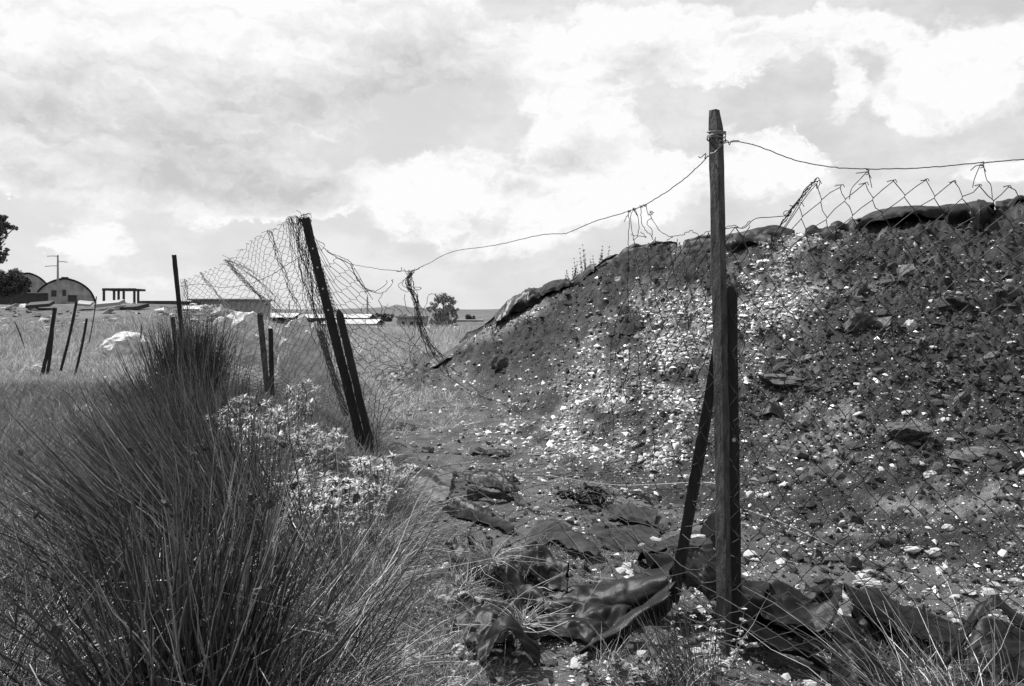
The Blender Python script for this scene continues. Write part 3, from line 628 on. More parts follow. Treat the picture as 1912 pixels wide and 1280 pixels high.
# partly buried and pale pieces
GP = 'half buried sheeting in the soil behind the fence'
S('pale dusty sheet under fallen mesh beside the thistles', [[G(765, 900, .03), G(800, 888, .06), G(845, 895, .03)], [G(748, 925, .03), G(795, 918, .08), G(840, 922, .03)], [G(745, 950, .01), G(790, 948, .05), G(830, 945, .02)]], nu=40, nv=30, amp=.014, seed=41, m='pale', group=GP)
S('dusty half buried sheet below the coiled matting', [[G(1000, 985, .02), G(1030, 982, .04), G(1060, 1000, .04), G(1120, 1045, .02)], [G(990, 1005, .03), G(1030, 1010, .08), G(1070, 1030, .07), G(1118, 1055, .03)], [G(995, 1025, .0), G(1035, 1035, .03), G(1070, 1052, .03), G(1115, 1066, .0)]], nu=50, nv=30, amp=.016, seed=42, m='dusty', freq=3, group=GP)
S('grey flat sheet dusted with soil left of the brace', [[G(1200, 1030, .02), G(1260, 1015, .03), G(1335, 1000, .02)], [G(1190, 1050, .03), G(1260, 1040, .05), G(1335, 1025, .03)]], nu=40, nv=16, amp=.012, seed=43, m='dusty', group=GP)
S('torn dusty flap right of the coiled matting', [[G(1138, 955, .02), G(1170, 962, .05), G(1228, 968, .05)], [G(1135, 975, .01), G(1175, 985, .04), G(1225, 990, .01)]], nu=36, nv=20, amp=.02, seed=44, m='dusty', group=GP)
S('dark earth dusted membrane patch under the torn flap', [[G(1110, 980, .01), G(1160, 990, .02), G(1240, 985, .01)], [G(1100, 1005, .01), G(1160, 1015, .03), G(1230, 1015, .01)], [G(1130, 1030, 0), G(1170, 1035, .01), G(1220, 1035, 0)]], nu=40, nv=24, amp=.012, seed=45, m='dusty', group=GP)
GS = 'buried black strips beside the fallen mesh'
strips = [((880, 885), (920, 890), (962, 908), 12, 'upper dark strip with a forked end beside the fallen mesh'), ((868, 898), (915, 905), (955, 920), 9, 'dark strip just below the forked one'),
          ((872, 928), (910, 935), (960, 935), 5, 'thin flat strip lying level beside the fallen mesh'), ((838, 936), (880, 952), (920, 956), 14, 'thick dark roll below the thin flat strip'),
          ((826, 950), (870, 968), (930, 975), 6, 'narrow curved strip below the thick dark roll'), ((850, 960), (900, 975), (960, 990), 9, 'pale backed strip lowest of the buried ones')]
for k, (a, b, c, w_, lb) in enumerate(strips):
    sheet('rubber_strip', lb, 'strip', [[G(*a, .02), G(*b, .03), G(*c, .01)], [G(a[0], a[1]+w_*.5, .07), G(b[0], b[1]+w_*.5, .08), G(c[0], c[1]+w_*.5, .04)], [G(a[0], a[1]+w_, .0), G(b[0], b[1]+w_, .01), G(c[0], c[1]+w_, .0)]], 44, 12, .008, 50+k, 'dusty' if k == 5 else 'sheet', .15, GS, freq=9)
scr = [(745, 800, 60, 10, 'ragged dark scrap nearest the leaning posts'), (790, 842, 40, 10, 'dark scrap beneath the white stone behind the leaning posts'), (738, 832, 44, 8, 'flat dark scrap left of the scrap with a white stone'),
       (893, 845, 34, 8, 'left one of two dark scraps at the slope foot'), (930, 847, 44, 10, 'right one of two dark scraps at the slope foot'), (1192, 938, 50, 10, 'small dark scrap level with the coiled matting, right of it'),
       (1525, 1052, 34, 9, 'dark scrap poking from the flat soil right of the tall post'), (1592, 1068, 36, 12, 'triangular dark scrap above the creased panel'), (1515, 664, 60, 10, 'curved dark lip of sheeting in the slope above the long slab'),
       (1670, 808, 50, 8, 'dark flap under the pale topped flat rock'), (1590, 978, 46, 7, 'thin dark scrap on the flat soil in the middle of the right part'), (1290, 700, 20, 12, 'small dark flap on the slope left of the tall post'),
       (1440, 772, 50, 22, 'dark hollow sheet scrap below the long slab'), (1890, 870, 40, 12, 'dark scrap in the soil at the right edge')]
for k, (px, py, w_, h_, lb) in enumerate(scr):
    h_ *= .6
    sheet('sheet_scrap', lb, 'scrap', [[G(px-w_/2, py-h_/2, .02), G(px, py-h_/2, .06), G(px+w_/2, py-h_/2, .03)], [G(px-w_/2, py+h_/2, .02), G(px, py+h_/2, .04), G(px+w_/2, py+h_/2, .0)]], 28, 10, .011, 70+k, 'sheet', .2, 'scraps of black sheeting on the soil', freq=9)
# coiled matting
def coil():
    c = np.array(G(1092, 946, .02)); A = Acc(); rg = np.random.default_rng(5)
    t = thing('coiled_matting', 'frayed dark coil of matting lying on the soil behind the fence', 'coil', tuple(c))
    for k, (ox, oy, r0, r1, turns) in enumerate([(0.03, -.02, .04, .115, 3.2), (-.12, .05, .02, .075, 2.5), (.10, .11, .03, .085, 2.4)]):
        A = Acc(); th = np.linspace(0, turns*2*np.pi, 90); rr = np.linspace(r0, r1, 90)
        P = np.stack([ox+rr*np.cos(th)*1.15, oy+rr*np.sin(th), 0.03+0.015*np.sin(th*1.7+k)+rr*0.15+k*.01], -1)
        A.path(P+rg.normal(0, .003, P.shape), .013, 5); obj('coil', A.mesh('coil', True), MS['sheet'], t)
    A = Acc()
    for _ in range(70):
        a = rg.uniform(0, 6.28); p = np.array([.05+rg.uniform(-.2, .2), .1*rg.normal(), .06]); P = cr_path([p, p+[.05*math.cos(a), .05*math.sin(a), .05*rg.uniform(0, 1)], p+[.1*math.cos(a), .1*math.sin(a), -.01]], 6)
        A.path(P, .003, 3)
    obj('frayed_fibre', A.mesh('frayed_fibre'), MS['sheet'], t)
coil()

# ------------------------------------------------------------------ posts
def post(label, top, base, w, dep, rot, tip='cut', m='wood', name='fence_post', cat='post', nails=(), group=None, seed=0, bend=0.0, parent=None):
    """squared timber from base to top (world points)"""
    top = np.array(top, float); base = np.array(base, float); ax = top-base; Ln = np.linalg.norm(ax); ax /= Ln
    a = np.array([math.cos(rot), math.sin(rot), 0]); a -= ax*(a@ax); a /= np.linalg.norm(a); b = np.cross(ax, a)
    K = 34; rings = []; ts = np.concatenate([np.linspace(0, 0.965, K-5), [0.975, .983, .99, .996, 1.0]])
    bl = [(-1, -.86), (-.86, -1), (.86, -1), (1, -.86), (1, .86), (.86, 1), (-.86, 1), (-1, .86)]
    for i, t in enumerate(ts):
        s = 1.0; shx = 0
        if tip == 'point' and t > .965: s = 1-(t-.965)/.035*.8
        if tip == 'chamfer' and t > .965: s = 1-(t-.965)/.035*.28; shx = -(t-.965)/.035*.25
        if tip == 'round' and t > .965: s = math.sqrt(max(0.05, 1-((t-.965)/.037)**2))
        c = base+ax*Ln*t+a*(bend*math.sin(t*3.1))
        ring = []
        for j, (p, q) in enumerate(bl):
            n = float(fbm(t*Ln*6+j*3.3+seed, j*1.7+seed, 3, seed+j))*0.11+float(min(0, fbm(t*Ln*23+j*7.3, seed, 2, seed+j*3)+.25))*.25
            ring.append(c+a*(w/2*(p*s*(1+n)+shx))+b*(dep/2*q*s*(1+n)))
        rings.append(ring)
    V = np.array(rings).reshape(-1, 3); n8 = 8; q = []
    for i in range(K-1):
        for j in range(n8): q.append((i*n8+j, i*n8+(j+1) % n8, (i+1)*n8+(j+1) % n8, (i+1)*n8+j))
    me = bpy.data.meshes.new('shaft'); me.from_pydata([tuple(v-base) for v in V], [], q+[tuple(range((K-1)*n8, K*n8))]+[tuple(range(n8-1, -1, -1))]); me.update()
    t = thing(name, label, cat, tuple(base), group)
    obj('shaft', me, MS[m], t)
    if nails:
        nm = bpy.data.meshes.new('nail'); bm = bmesh.new(); bmesh.ops.create_cone(bm, cap_ends=True, segments=8, radius1=.007, radius2=.006, depth=.006, matrix=Matrix.Rotation(R(90), 4, 'X')); bm.to_mesh(nm); bm.free(); nm.materials.append(MS['nail'])
        for f in nails:
            p = ax*Ln*f; nd = b if b[1] < 0 else -b; o = bpy.data.objects.new('nail', nm); o.location = tuple(p+nd*(dep/2+.001)); o.scale = (1.5, 1, 1.5); link(o, t)
    return t
def P_(top, base, d0, d1=None): # pixel ends with depths
    return at(top[0], top[1], d0), at(base[0], base[1], d1 or d0)
D1 = 3.3
a, b = P_((1336, 205), (1353, 1225), D1, D1)
main_post = post('tall weathered squared timber post with a chamfered tip, in front of the mound', a, b, .050, .046, R(-48), 'chamfer', bend=.004, seed=2)
a, b = P_((1363, 533), (1372, 1215), D1+.05)
stub = post('shorter dark post with a rounded top fixed behind the tall post', a, b, .056, .04, R(5), 'round', 'wooddark', nails=(.58,), seed=3)
a, b = P_((1343, 640), (1258, 1120), D1+.13, D1+.3)
post('dark brace leaning against the tall post from the left', a, b, .045, .040, R(-35), 'cut', 'wooddark', 'fence_brace', 'brace', seed=4)
a, b = P_((570, 408), (681, 850), 7.45, 7.35)
post('tall leaning post with bunched wire mesh hooked on its top', a, b, .088, .06, R(12), 'cut', 'wooddark', nails=(.87, .79, .70, .61), seed=5)
a, b = P_((632, 577), (702, 872), 7.3, 7.2)
post('short pointed post pressed against the right of the tall leaning post', a, b, .066, .05, R(0), 'point', 'wooddark', seed=6)
a, b = P_((596, 617), (646, 775), 8.7, 8.3)
post('slim leaning stake left of the tall leaning post', a, b, .062, .05, R(20), 'round', 'wood', 'fence_stake', 'stake', seed=7)
a, b = P_((485, 583), (499, 730), 10.6, 10.4)
post('taller of two short stakes with a rounded top in the grass', a, b, .078, .06, R(20), 'round', 'wood', 'fence_stake', 'stake', seed=8)
a, b = P_((505, 613), (508, 738), 9.8, 9.7)
post('shorter of two short stakes with a flat top in the grass', a, b, .06, .05, R(20), 'cut', 'wooddark', 'fence_stake', 'stake', seed=9)
a, b = P_((325, 476), (352, 745), 13.2, 13.0)
post('tall thin post rising from the dark rush clump at left', a, b, .075, .06, R(20), 'cut', 'wooddark', seed=10)
a, b = P_((322, 592), (342, 745), 13.4, 13.2)
post('short post beside the tall thin one inside the rush clump', a, b, .075, .06, R(20), 'cut', 'wooddark', 'fence_stake', 'stake', seed=11)
for k, (tp, bs, w_, lb) in enumerate([((103, 574), (78, 702), .075, 'leftmost tall stake of the slanting meadow group'), ((99, 592), (88, 702), .06, 'stake crossing just right of the leftmost slanting one'),
        ((143, 562), (113, 692), .055, 'middle slanting stake of the meadow group'), ((162, 594), (138, 706), .05, 'right slanting stake of the meadow group'),
        ((180, 553), (166, 640), .03, 'thin pale stick behind the right slanting stake'), ((264, 606), (258, 668), .04, 'faint short stake in the meadow below the pale boulder'), ((27, 600), (46, 650), .03, 'thin twig leaning right at the far left of the meadow')]):
    d_ = 17.2 if k < 4 else 24
    post(lb, at(*tp, d_), at(*bs, d_), w_, w_*.8, R(20), 'cut', 'wood' if k in (4, 5) else 'wooddark', 'fence_stake', 'stake', group='slanting stakes in the meadow', seed=20+k, bend=.02)

# ------------------------------------------------------------------ wires
def jit(P, s, seed=0):
    P = np.asarray(P, float); rg = np.random.default_rng(seed); return P+rg.normal(0, s, P.shape)
def wire(label, pts, r=.0022, n=60, wig=.0015, seed=0, m='wire', name='wire', extra=(), group=None):
    P = jit(cr_path([at(*p) for p in pts], n), wig, seed); A = Acc(); org = P[0].copy()
    A.path(P, r, 5)
    for e in extra: A.path(cr_path([at(*p) for p in e], 24), r*.9, 4)
    return solo(name, A.mesh(name), MS[m], label, 'wire', org, group)
def dl(px):  # depth of the fence line at a pixel column
    u = (px-CX)/F
    if px > 1365: return 3.885/(1+.61*u) if True else 0
    return 5.004/(1+1.775*u)
GW = 'strands of fence wire'
wr = [(1348, 268), (1362, 265), (1385, 265), (1420, 274), (1480, 297), (1550, 311), (1620, 315), (1700, 314), (1770, 309), (1835, 303), (1912, 297), (2060, 286), (2200, 276)]
tie = [[(1332+12*math.cos(t)+(2 if k else 0), 252+k*6-5*math.sin(t), D1+.045*math.sin(t)*-1) for t in np.linspace(0, 6.28, 9)] for k in range(3)]
wire('long sagging wire strand from the tall post to the right edge', [(x_, y_, dl(x_)) for x_, y_ in wr], .0022, 120, .0008, 1, group=GW,
     extra=[[(1350, 268, D1-.02), (1358, 262, D1), (1362, 270, D1), (1366, 263, D1), (1380, 262, D1)]])
wm = [(1324, 290), (1300, 314), (1270, 340), (1235, 364), (1200, 384), (1160, 398), (1110, 413), (1068, 431), (1050, 436), (1010, 438), (950, 452), (900, 461), (860, 466), (830, 475), (805, 489), (790, 496), (772, 505)]
wire('wire strand rising from the hanging tangle to the tall post', [(x_, y_, dl(x_)) for x_, y_ in wm], .0023, 120, .001, 2, group=GW,
     extra=[[(1322, 290, D1), (1316, 296, D1), (1318, 286, D1), (1308, 294, D1), (1304, 291, D1)]])
wl = [(772, 505), (756, 506), (740, 505), (710, 502), (680, 497), (655, 492), (625, 478), (604, 462), (590, 450)]
wire('short wire strand from the hanging tangle to the leaning post', [(x_, y_, dl(x_)) for x_, y_ in wl], .0028, 60, .002, 3, group=GW)
wire('thin wire crossing the bunched mesh to the rush clump post', [(588, 463, 7.6), (545, 488, 8.4), (500, 516, 9.4), (455, 532, 10.6), (410, 536, 11.5), (375, 530, 12.3), (335, 535, 13)], .004, 60, .004, 4, group=GW)
wire('bright loose wire lying on the soil right of the tall post', [(1390, 950, 4.6), (1460, 975, 4.4), (1560, 1020, 4.15), (1680, 1065, 4.0), (1800, 1095, 3.95), (1912, 1110, 3.9), (2000, 1118, 3.9)], .0022, 60, .001, 5, 'wirepale', group=GW)
# loops tying the strand round the post tip
A = Acc()
for k in range(4):
    th = np.linspace(0, 2*np.pi*1.02, 26); z0 = 1.5+(583-(246+k*5.5))/F*D1
    c = np.array([(1337.5-CX)/F*D1, D1, z0])
    A.path(jit(np.stack([c[0]+.040*np.cos(th), c[1]+.040*np.sin(th), c[2]+.006*np.sin(th+k*1.3)+.002*k], -1), .0006, k), .0021, 5)
A.path(cr_path([at(1350, 250, 3.27), at(1355, 246, 3.27), at(1353, 262, 3.27), at(1344, 262, 3.24), at(1342, 272, 3.24), at(1346, 268, 3.25)], 24), .002, 5)
A.path(cr_path([at(1326, 286, 3.26), at(1334, 284, 3.24), at(1342, 276, 3.24), at(1350, 268, 3.27)], 14), .0018, 5)
o = obj('wire_tie', A.mesh('wire_tie'), MS['wirepale'], main_post, tuple(main_post.location))

def link_mesh(A, ctrl, ns, nr, r, seed=0, wig=.12, hexy=.18, keep=None, sub=3, umap=None, tails=True, bottom=False, lead=.0):
    """woven zig-zag strands across a control patch; each strand hooks its neighbour"""
    rg = np.random.default_rng(seed)
    nx = rg.normal(0, wig, (ns+2, nr+1)); ny = rg.normal(0, wig*.8, (ns+2, nr+1))
    for k in range(ns):
        uu = []; vv = []
        for j in range(nr+1):
            side = 1 if (j+k) % 2 == 0 else -1
            node = k+(0 if side < 0 else 1)     # index of the shared hook
            xk = k+.5+.5*side+nx[node, j]; yj = j+ny[node, j]
            # a hook: short vertical run so cells read slightly six-sided
            uu += [xk-side*.02, xk-side*.0]; vv += [yj-hexy*.5, yj+hexy*.5]
            if j < nr:
                uu += [k+.5+rg.normal(0, .05)]; vv += [yj+.5+rg.normal(0, .05)]
        uu = np.array(uu)/ns; vv = np.array(vv)/nr
        if umap is not None: uu = np.interp(uu, umap[0], umap[1])
        v0 = np.clip(vv, 0, 1); Pp = patch(ctrl, np.clip(uu, 0, 1), v0)
        if keep is not None:
            kk = keep(np.clip(uu, 0, 1), v0)
            run = []
            for i in range(len(Pp)):
                if kk[i]: run.append(Pp[i])
                else:
                    if len(run) > 3: A.path(run, r, 4)
                    run = []
            if len(run) > 3: A.path(run, r, 4)
        else: A.path(Pp, r, 4)
        if tails and (0+k) % 2 == 0 and ns > 6:
            p = Pp[0]; s = np.linalg.norm(Pp[2]-Pp[0])*.55
            A.path([p, p+s*np.array([-.5, 0, -.12])+s*.1*rg.normal(size=3), p+s*np.array([-.95, 0, -.22])], r, 4)
            A.path([p, p+s*np.array([.3, 0, .12]), p+s*np.array([.55, 0, -.35])], r, 4)
def mk(label, A, org, name='wire_mesh', m='wire', cat='wire mesh'):
    return solo(name, A.mesh(name), MS[m], label, cat, org)
# --- right panel, both sides of the tall post
def c_(px, py, dd=0): return at(px, py, dl(px)+dd)
def gl(px, py, lift=.05): return G(px, py, lift)
A = Acc()
cr = [
 [c_(1478, 402), c_(1520, 340), c_(1575, 345), c_(1640, 338), c_(1720, 334), c_(1790, 338), c_(1860, 348), c_(1930, 340), c_(2050, 330), c_(2200, 330)],
 [c_(1380, 560), c_(1440, 540), c_(1505, 530), c_(1580, 525), c_(1660, 520), c_(1740, 520), c_(1820, 520), c_(1912, 520), c_(2040, 520), c_(2200, 520)],
 [c_(1370, 760), c_(1430, 750), c_(1500, 745), c_(1580, 740), c_(1660, 740), c_(1740, 740), c_(1830, 740), c_(1920, 740), c_(2040, 740), c_(2200, 740)],
 [c_(1372, 960), c_(1430, 960), c_(1500, 960), c_(1580, 965), c_(1660, 970), c_(1745, 975), c_(1840, 980), c_(1940, 985), c_(2060, 985), c_(2200, 985)],
 [c_(1378, 1120, -.1), c_(1440, 1120, -.1), c_(1510, 1130, -.1), c_(1590, 1140, -.08), c_(1670, 1150, -.05), c_(1755, 1160), c_(1850, 1170), c_(1950, 1180), c_(2070, 1190), c_(2200, 1200)],
 [c_(1385, 1205, -.25), c_(1450, 1215, -.25), c_(1520, 1230, -.25), c_(1600, 1250, -.22), c_(1680, 1280, -.2), c_(1765, 1300, -.1), c_(1860, 1320), c_(1960, 1340), c_(2080, 1350), c_(2200, 1380)]]
link_mesh(A, cr, 24, 30, .0018, 11, .07, .14)
# ties from the mesh to the top strand
for (tx, ty, pts) in [(1620, 316, [(1586, 372), (1590, 352), (1606, 334), (1619, 320)]), (1622, 316, [(1628, 350), (1624, 332), (1621, 318)]), (1835, 303, [(1816, 350), (1820, 332), (1831, 306)]), (1836, 303, [(1853, 370), (1850, 345), (1842, 334), (1836, 306)])]:
    A.path(cr_path([c_(*p) for p in pts], 14), .0017, 4)
for (tx, ty) in [(1620, 317), (1834, 304)]:
    th = np.linspace(0, 15, 40); c0 = np.array(c_(tx, ty)); A.path(np.stack([c0[0]+.006*np.cos(th)+.0, c0[1]+.006*np.sin(th), c0[2]+.006-.0016*th], -1), .0017, 4)
    A.path([c_(tx, ty+3), c_(tx-12, ty+5), c_(tx-22, ty+6 if tx < 1700 else ty+14)], .0017, 4); A.path([c_(tx, ty+3), c_(tx+4, ty+10), c_(tx+7, ty+16)], .0017, 4)
# bundle where the mesh gathers at upper left
for k in range(6):
    A.path(jit(cr_path([c_(1525-2*k, 334+3*k), c_(1505-3*k, 352+5*k), c_(1488-3*k, 378+4*k), c_(1470, 398+2*k), c_(1462-4*k, 412+6*k)], 16), .003, k), .0018, 4)
A.path(cr_path([c_(1520, 336), c_(1527, 331), c_(1531, 340), c_(1526, 352), c_(1524, 345)], 16), .0018, 4)
th = np.linspace(0, 6.3, 14); A.path([c_(1470+7*math.cos(t), 398+5*math.sin(t)) for t in th], .0017, 4)
A.path(cr_path([c_(1474, 402), c_(1440, 405), c_(1410, 408), c_(1390, 425), c_(1372, 424), c_(1350, 428)], 24), .0019, 4)
mk('large diamond wire mesh panel hanging right of the tall post', A, c_(1600, 1200))
# --- left part, slumped from the post to the ground
A = Acc()
cl = [
 [c_(1215, 440), c_(1262, 452), c_(1300, 440), c_(1345, 428), c_(1400, 420)],
 [c_(1178, 560), c_(1225, 560), c_(1275, 560), c_(1325, 560), c_(1395, 555)],
 [c_(1150, 700), c_(1200, 710), c_(1260, 720), c_(1325, 730), c_(1388, 730)],
 [gl(1030, 850, .18), c_(1120, 860), c_(1210, 870), c_(1310, 890), c_(1382, 900)],
 [gl(800, 900, .10), gl(920, 930, .16), gl(1080, 960, .22), c_(1250, 1010), c_(1380, 1030)],
 [gl(730, 960, .08), gl(880, 1020, .10), gl(1030, 1070, .22), c_(1220, 1120, -.15), c_(1385, 1150, -.12)],
 [gl(740, 1010, .04), gl(860, 1080, .06), gl(1000, 1130, .12), c_(1200, 1190, -.28), c_(1390, 1215, -.25)]]
link_mesh(A, cl, 17, 32, .0022, 12, .12, .16, keep=lambda u, v: ~((u < .2) & (v > .12) & (v < .28)) & ~((v > .93) & (u > .25) & (u < .4)), tails=False)
# frayed ends hanging from the strand
fr = [[(1173, 393), (1175, 420), (1173, 450), (1174, 480), (1172, 540), (1178, 600)], [(1184, 388), (1178, 405), (1180, 430), (1185, 455), (1184, 470), (1196, 478)], [(1196, 386), (1198, 415), (1206, 430), (1217, 440), (1218, 446)],
      [(1186, 390), (1192, 412), (1191, 440), (1182, 448)], [(1206, 384), (1210, 398), (1216, 406), (1208, 416), (1217, 430), (1217, 442)], [(1179, 438), (1195, 441), (1207, 442), (1196, 433)],
      [(1216, 406), (1232, 430), (1248, 440), (1256, 442), (1245, 448)], [(1217, 398), (1213, 396), (1218, 394), (1218, 400), (1210, 400)], [(1175, 395), (1166, 413)], [(1184, 392), (1190, 402)],
      [(1256, 440), (1275, 438), (1290, 430), (1310, 442)], [(1308, 440), (1325, 430), (1345, 428), (1370, 420), (1385, 425), (1400, 412)], [(1264, 446), (1262, 470), (1255, 500), (1230, 560), (1165, 650)],
      [(1185, 470), (1190, 520), (1150, 600), (1138, 700), (1145, 780), (1142, 850)], [(1172, 600), (1150, 660), (1160, 720), (1135, 790)]]
for k, f in enumerate(fr): A.path(jit(cr_path([c_(*p) for p in f], 26), .0018, 30+k), .0018, 4)
# knots on the strand
for tx, ty in [(1175, 394), (1184, 390), (1197, 385), (1204, 383)]:
    th = np.linspace(0, 14, 36); c0 = np.array(c_(tx, ty)); A.path(np.stack([c0[0]-.006+.0011*th, c0[1]+.006*np.sin(th), c0[2]+.006*np.cos(th)], -1), .0017, 4)
mk('torn wire mesh slumped on the ground left of the tall post', A, G(1150, 1000))
# --- bunched mesh between the leaning post and the rush clump post
A = Acc()
ml = [
 [at(338, 528, 13), at(372, 510, 12.6), at(420, 490, 11.8), at(470, 448, 10.6), at(515, 425, 9.4), at(545, 406, 8.4), at(572, 412, 7.45)],
 [at(338, 590, 13), at(378, 590, 12.7), at(440, 585, 11.6), at(500, 560, 10.2), at(550, 530, 9.2), at(585, 510, 8.2), at(605, 505, 7.4)],
 [at(345, 660, 13), at(392, 660, 12.7), at(460, 660, 11.3), at(525, 650, 10.0), at(575, 620, 9.0), at(612, 600, 8.2), at(635, 600, 7.4)],
 [at(350, 740, 13), at(410, 720, 12.7), at(470, 712, 11.3), at(545, 720, 9.8), at(600, 720, 8.8), at(640, 740, 8.0), at(668, 720, 7.35)],
 [at(352, 800, 13), at(430, 760, 12.7), at(480, 750, 11.3), at(560, 770, 9.8), at(620, 790, 8.6), at(665, 840, 7.8), at(700, 860, 7.3)]]
um = (np.array([0, .10, .18, .30, .40, .52, .62, .74, .86, 1]), np.array([0, .06, .18, .29, .46, .55, .72, .80, .93, 1]))
link_mesh(A, ml, 60, 56, .0028, 13, .16, .3, umap=um, keep=lambda u, v: v < .86+.1*u)
def fold(pts, n, w, r, seed):  # strands bunched together along a crease
    rg = np.random.default_rng(seed); base = cr_path([at(*p) for p in pts], 40)
    for k in range(n):
        ph = rg.uniform(0, 6.28); off = rg.normal(0, w, 3); z = np.linspace(0, rg.uniform(14, 24), 40)
        Pw = base+off*[1, 1, .3]+np.stack([w*.8*np.sign(np.sin(z+ph))*np.abs(np.sin(z+ph))**.5, w*np.cos(z+ph)*.5, 0*z], -1)+rg.normal(0, w*.15, (40, 3))
        e = rg.integers(26, 41); A.path(Pw[:e], r, 4)
fold([(374, 508, 12.5), (395, 535, 12.2), (425, 570, 11.8), (450, 600, 11.4)], 7, .022, .0032, 1)
fold([(424, 484, 11.5), (450, 515, 11.2), (490, 555, 10.6), (545, 600, 10)], 16, .03, .0032, 2)
fold([(432, 486, 11.4), (470, 510, 11), (515, 560, 10.4), (560, 620, 9.8)], 8, .03, .0032, 12)
fold([(545, 410, 8.4), (560, 470, 8.4), (580, 560, 8.3), (605, 640, 8.2), (640, 740, 8)], 14, .03, .0028, 3)
fold([(560, 408, 7.8), (575, 480, 7.9), (590, 540, 7.8), (618, 620, 7.6), (650, 730, 7.5)], 9, .025, .0028, 4)
fold([(345, 520, 12.9), (350, 560, 12.9), (352, 640, 12.9)], 6, .02, .003, 5)
fold([(500, 430, 9.8), (525, 500, 9.7), (548, 560, 9.5), (575, 610, 9.4)], 6, .03, .003, 6)
rg = np.random.default_rng(9)
for k in range(26):  # curled tangle on the post top
    c0 = np.array(at(rg.uniform(540, 580), rg.uniform(402, 416), 7.5)); th = np.linspace(0, rg.uniform(3, 7), 14); s = rg.uniform(.015, .04)
    A.path(c0+np.stack([s*np.cos(th+k), s*.6*np.sin(th*1.3), s*np.sin(th+k)+.004*th], -1), .0028, 4)
A.path(cr_path([at(415, 476, 11.6), at(424, 480, 11.6), at(430, 484, 11.6)], 8), .003, 4)
mk('crumpled wire mesh fanned out left of the tall leaning post', A, at(600, 700, 8))
# --- torn mesh right of the leaning post
A = Acc()
mr_ = [
 [at(574, 416, 7.4), at(600, 462, 7.3), at(632, 482, 7.2), at(662, 500, 7.1), at(684, 538, 7.0), at(712, 546, 6.9)],
 [at(602, 500, 7.4), at(628, 530, 7.3), at(658, 545, 7.2), at(688, 560, 7.1), at(712, 585, 7.0), at(738, 580, 6.9)],
 [at(618, 560, 7.4), at(645, 590, 7.3), at(680, 605, 7.2), at(708, 615, 7.1), at(735, 630, 7.0), at(770, 620, 6.9)],
 [at(640, 640, 7.35), at(668, 660, 7.3), at(700, 665, 7.2), at(735, 670, 7.1), at(765, 675, 7.0), at(800, 670, 6.9)],
 [at(668, 740, 7.3), at(680, 730, 7.2), at(700, 720, 7.1), at(725, 705, 7.1), at(770, 700, 7.0), at(815, 700, 6.9)],
 [at(700, 870, 7.2), at(705, 860, 7.1), at(708, 840, 7.1), at(712, 800, 7.1), at(760, 740, 7.1), at(820, 725, 7.0)]]
rgk = np.random.default_rng(4)
link_mesh(A, mr_, 12, 26, .0026, 14, .16, .35, keep=lambda u, v: (fbm(u*5, v*6, 2, 7) > -.55+.5*(u > .7)) & ~((u > .8) & (v < .12)), tails=False)
for f in [[(655, 492), (664, 515), (674, 530), (686, 540), (700, 543), (706, 541), (720, 530), (722, 523)], [(657, 494), (662, 512), (678, 536), (694, 545)], [(684, 538), (700, 546), (716, 545), (728, 535), (734, 525), (731, 523), (735, 521)],
          [(606, 463), (625, 478), (655, 492)], [(610, 470), (640, 481), (652, 487), (660, 497)], [(590, 447), (606, 457), (600, 468)], [(716, 546), (708, 560), (714, 575), (712, 590), (720, 600)]]:
    A.path(jit(cr_path([at(p[0], p[1], 7.0) for p in f], 22), .003, len(f)), .003, 4)
mk('torn wire mesh with open hexagonal cells right of the tall leaning post', A, at(640, 700, 7.2))
# --- tangle hanging from the strand
A = Acc(); rg = np.random.default_rng(21)
cen = [(768, 506, 6.4), (764, 530, 6.4), (774, 556, 6.4), (784, 590, 6.45), (796, 625, 6.5), (818, 665, 6.7), (850, 705, 7.6), (905, 742, 8.6)]
for k in range(17):
    P = []
    for i, c in enumerate(cen[:rg.integers(5, 9)]):
        s = [9, 12, 10, 12, 16, 18, 22, 26][i]
        P.append(at(c[0]+rg.normal(0, s*.5), c[1]+rg.normal(0, 3), c[2]+rg.normal(0, .03)))
    A.path(jit(cr_path(P, 44), .004, k), .0024, 4)
for f in [[(768, 510), (752, 524), (744, 534), (758, 545), (765, 540), (768, 530)], [(740, 506), (749, 506), (750, 498)], [(785, 585), (795, 570), (800, 552), (808, 548), (820, 560)], [(756, 548), (755, 560), (762, 580), (770, 588), (775, 620), (760, 640)],
          [(770, 536), (785, 536), (784, 540), (775, 541)], [(765, 506), (778, 504), (790, 495)], [(790, 620), (770, 650), (755, 680), (735, 700)], [(800, 640), (780, 680), (750, 705)], [(775, 600), (765, 660), (780, 700), (770, 720)], [(890, 735), (950, 760), (990, 785)], [(740, 600), (755, 615), (770, 640), (800, 665)], [(735, 570), (752, 585), (764, 612)]]:
    A.path(jit(cr_path([at(p[0], p[1], 6.5 if p[1] < 700 else 7.8) for p in f], 24), .003, len(f)), .0024, 4)
mk('tangled bundle of torn wire hanging from the strand before the mound', A, at(780, 620, 6.5), 'wire_tangle', cat='wire tangle')

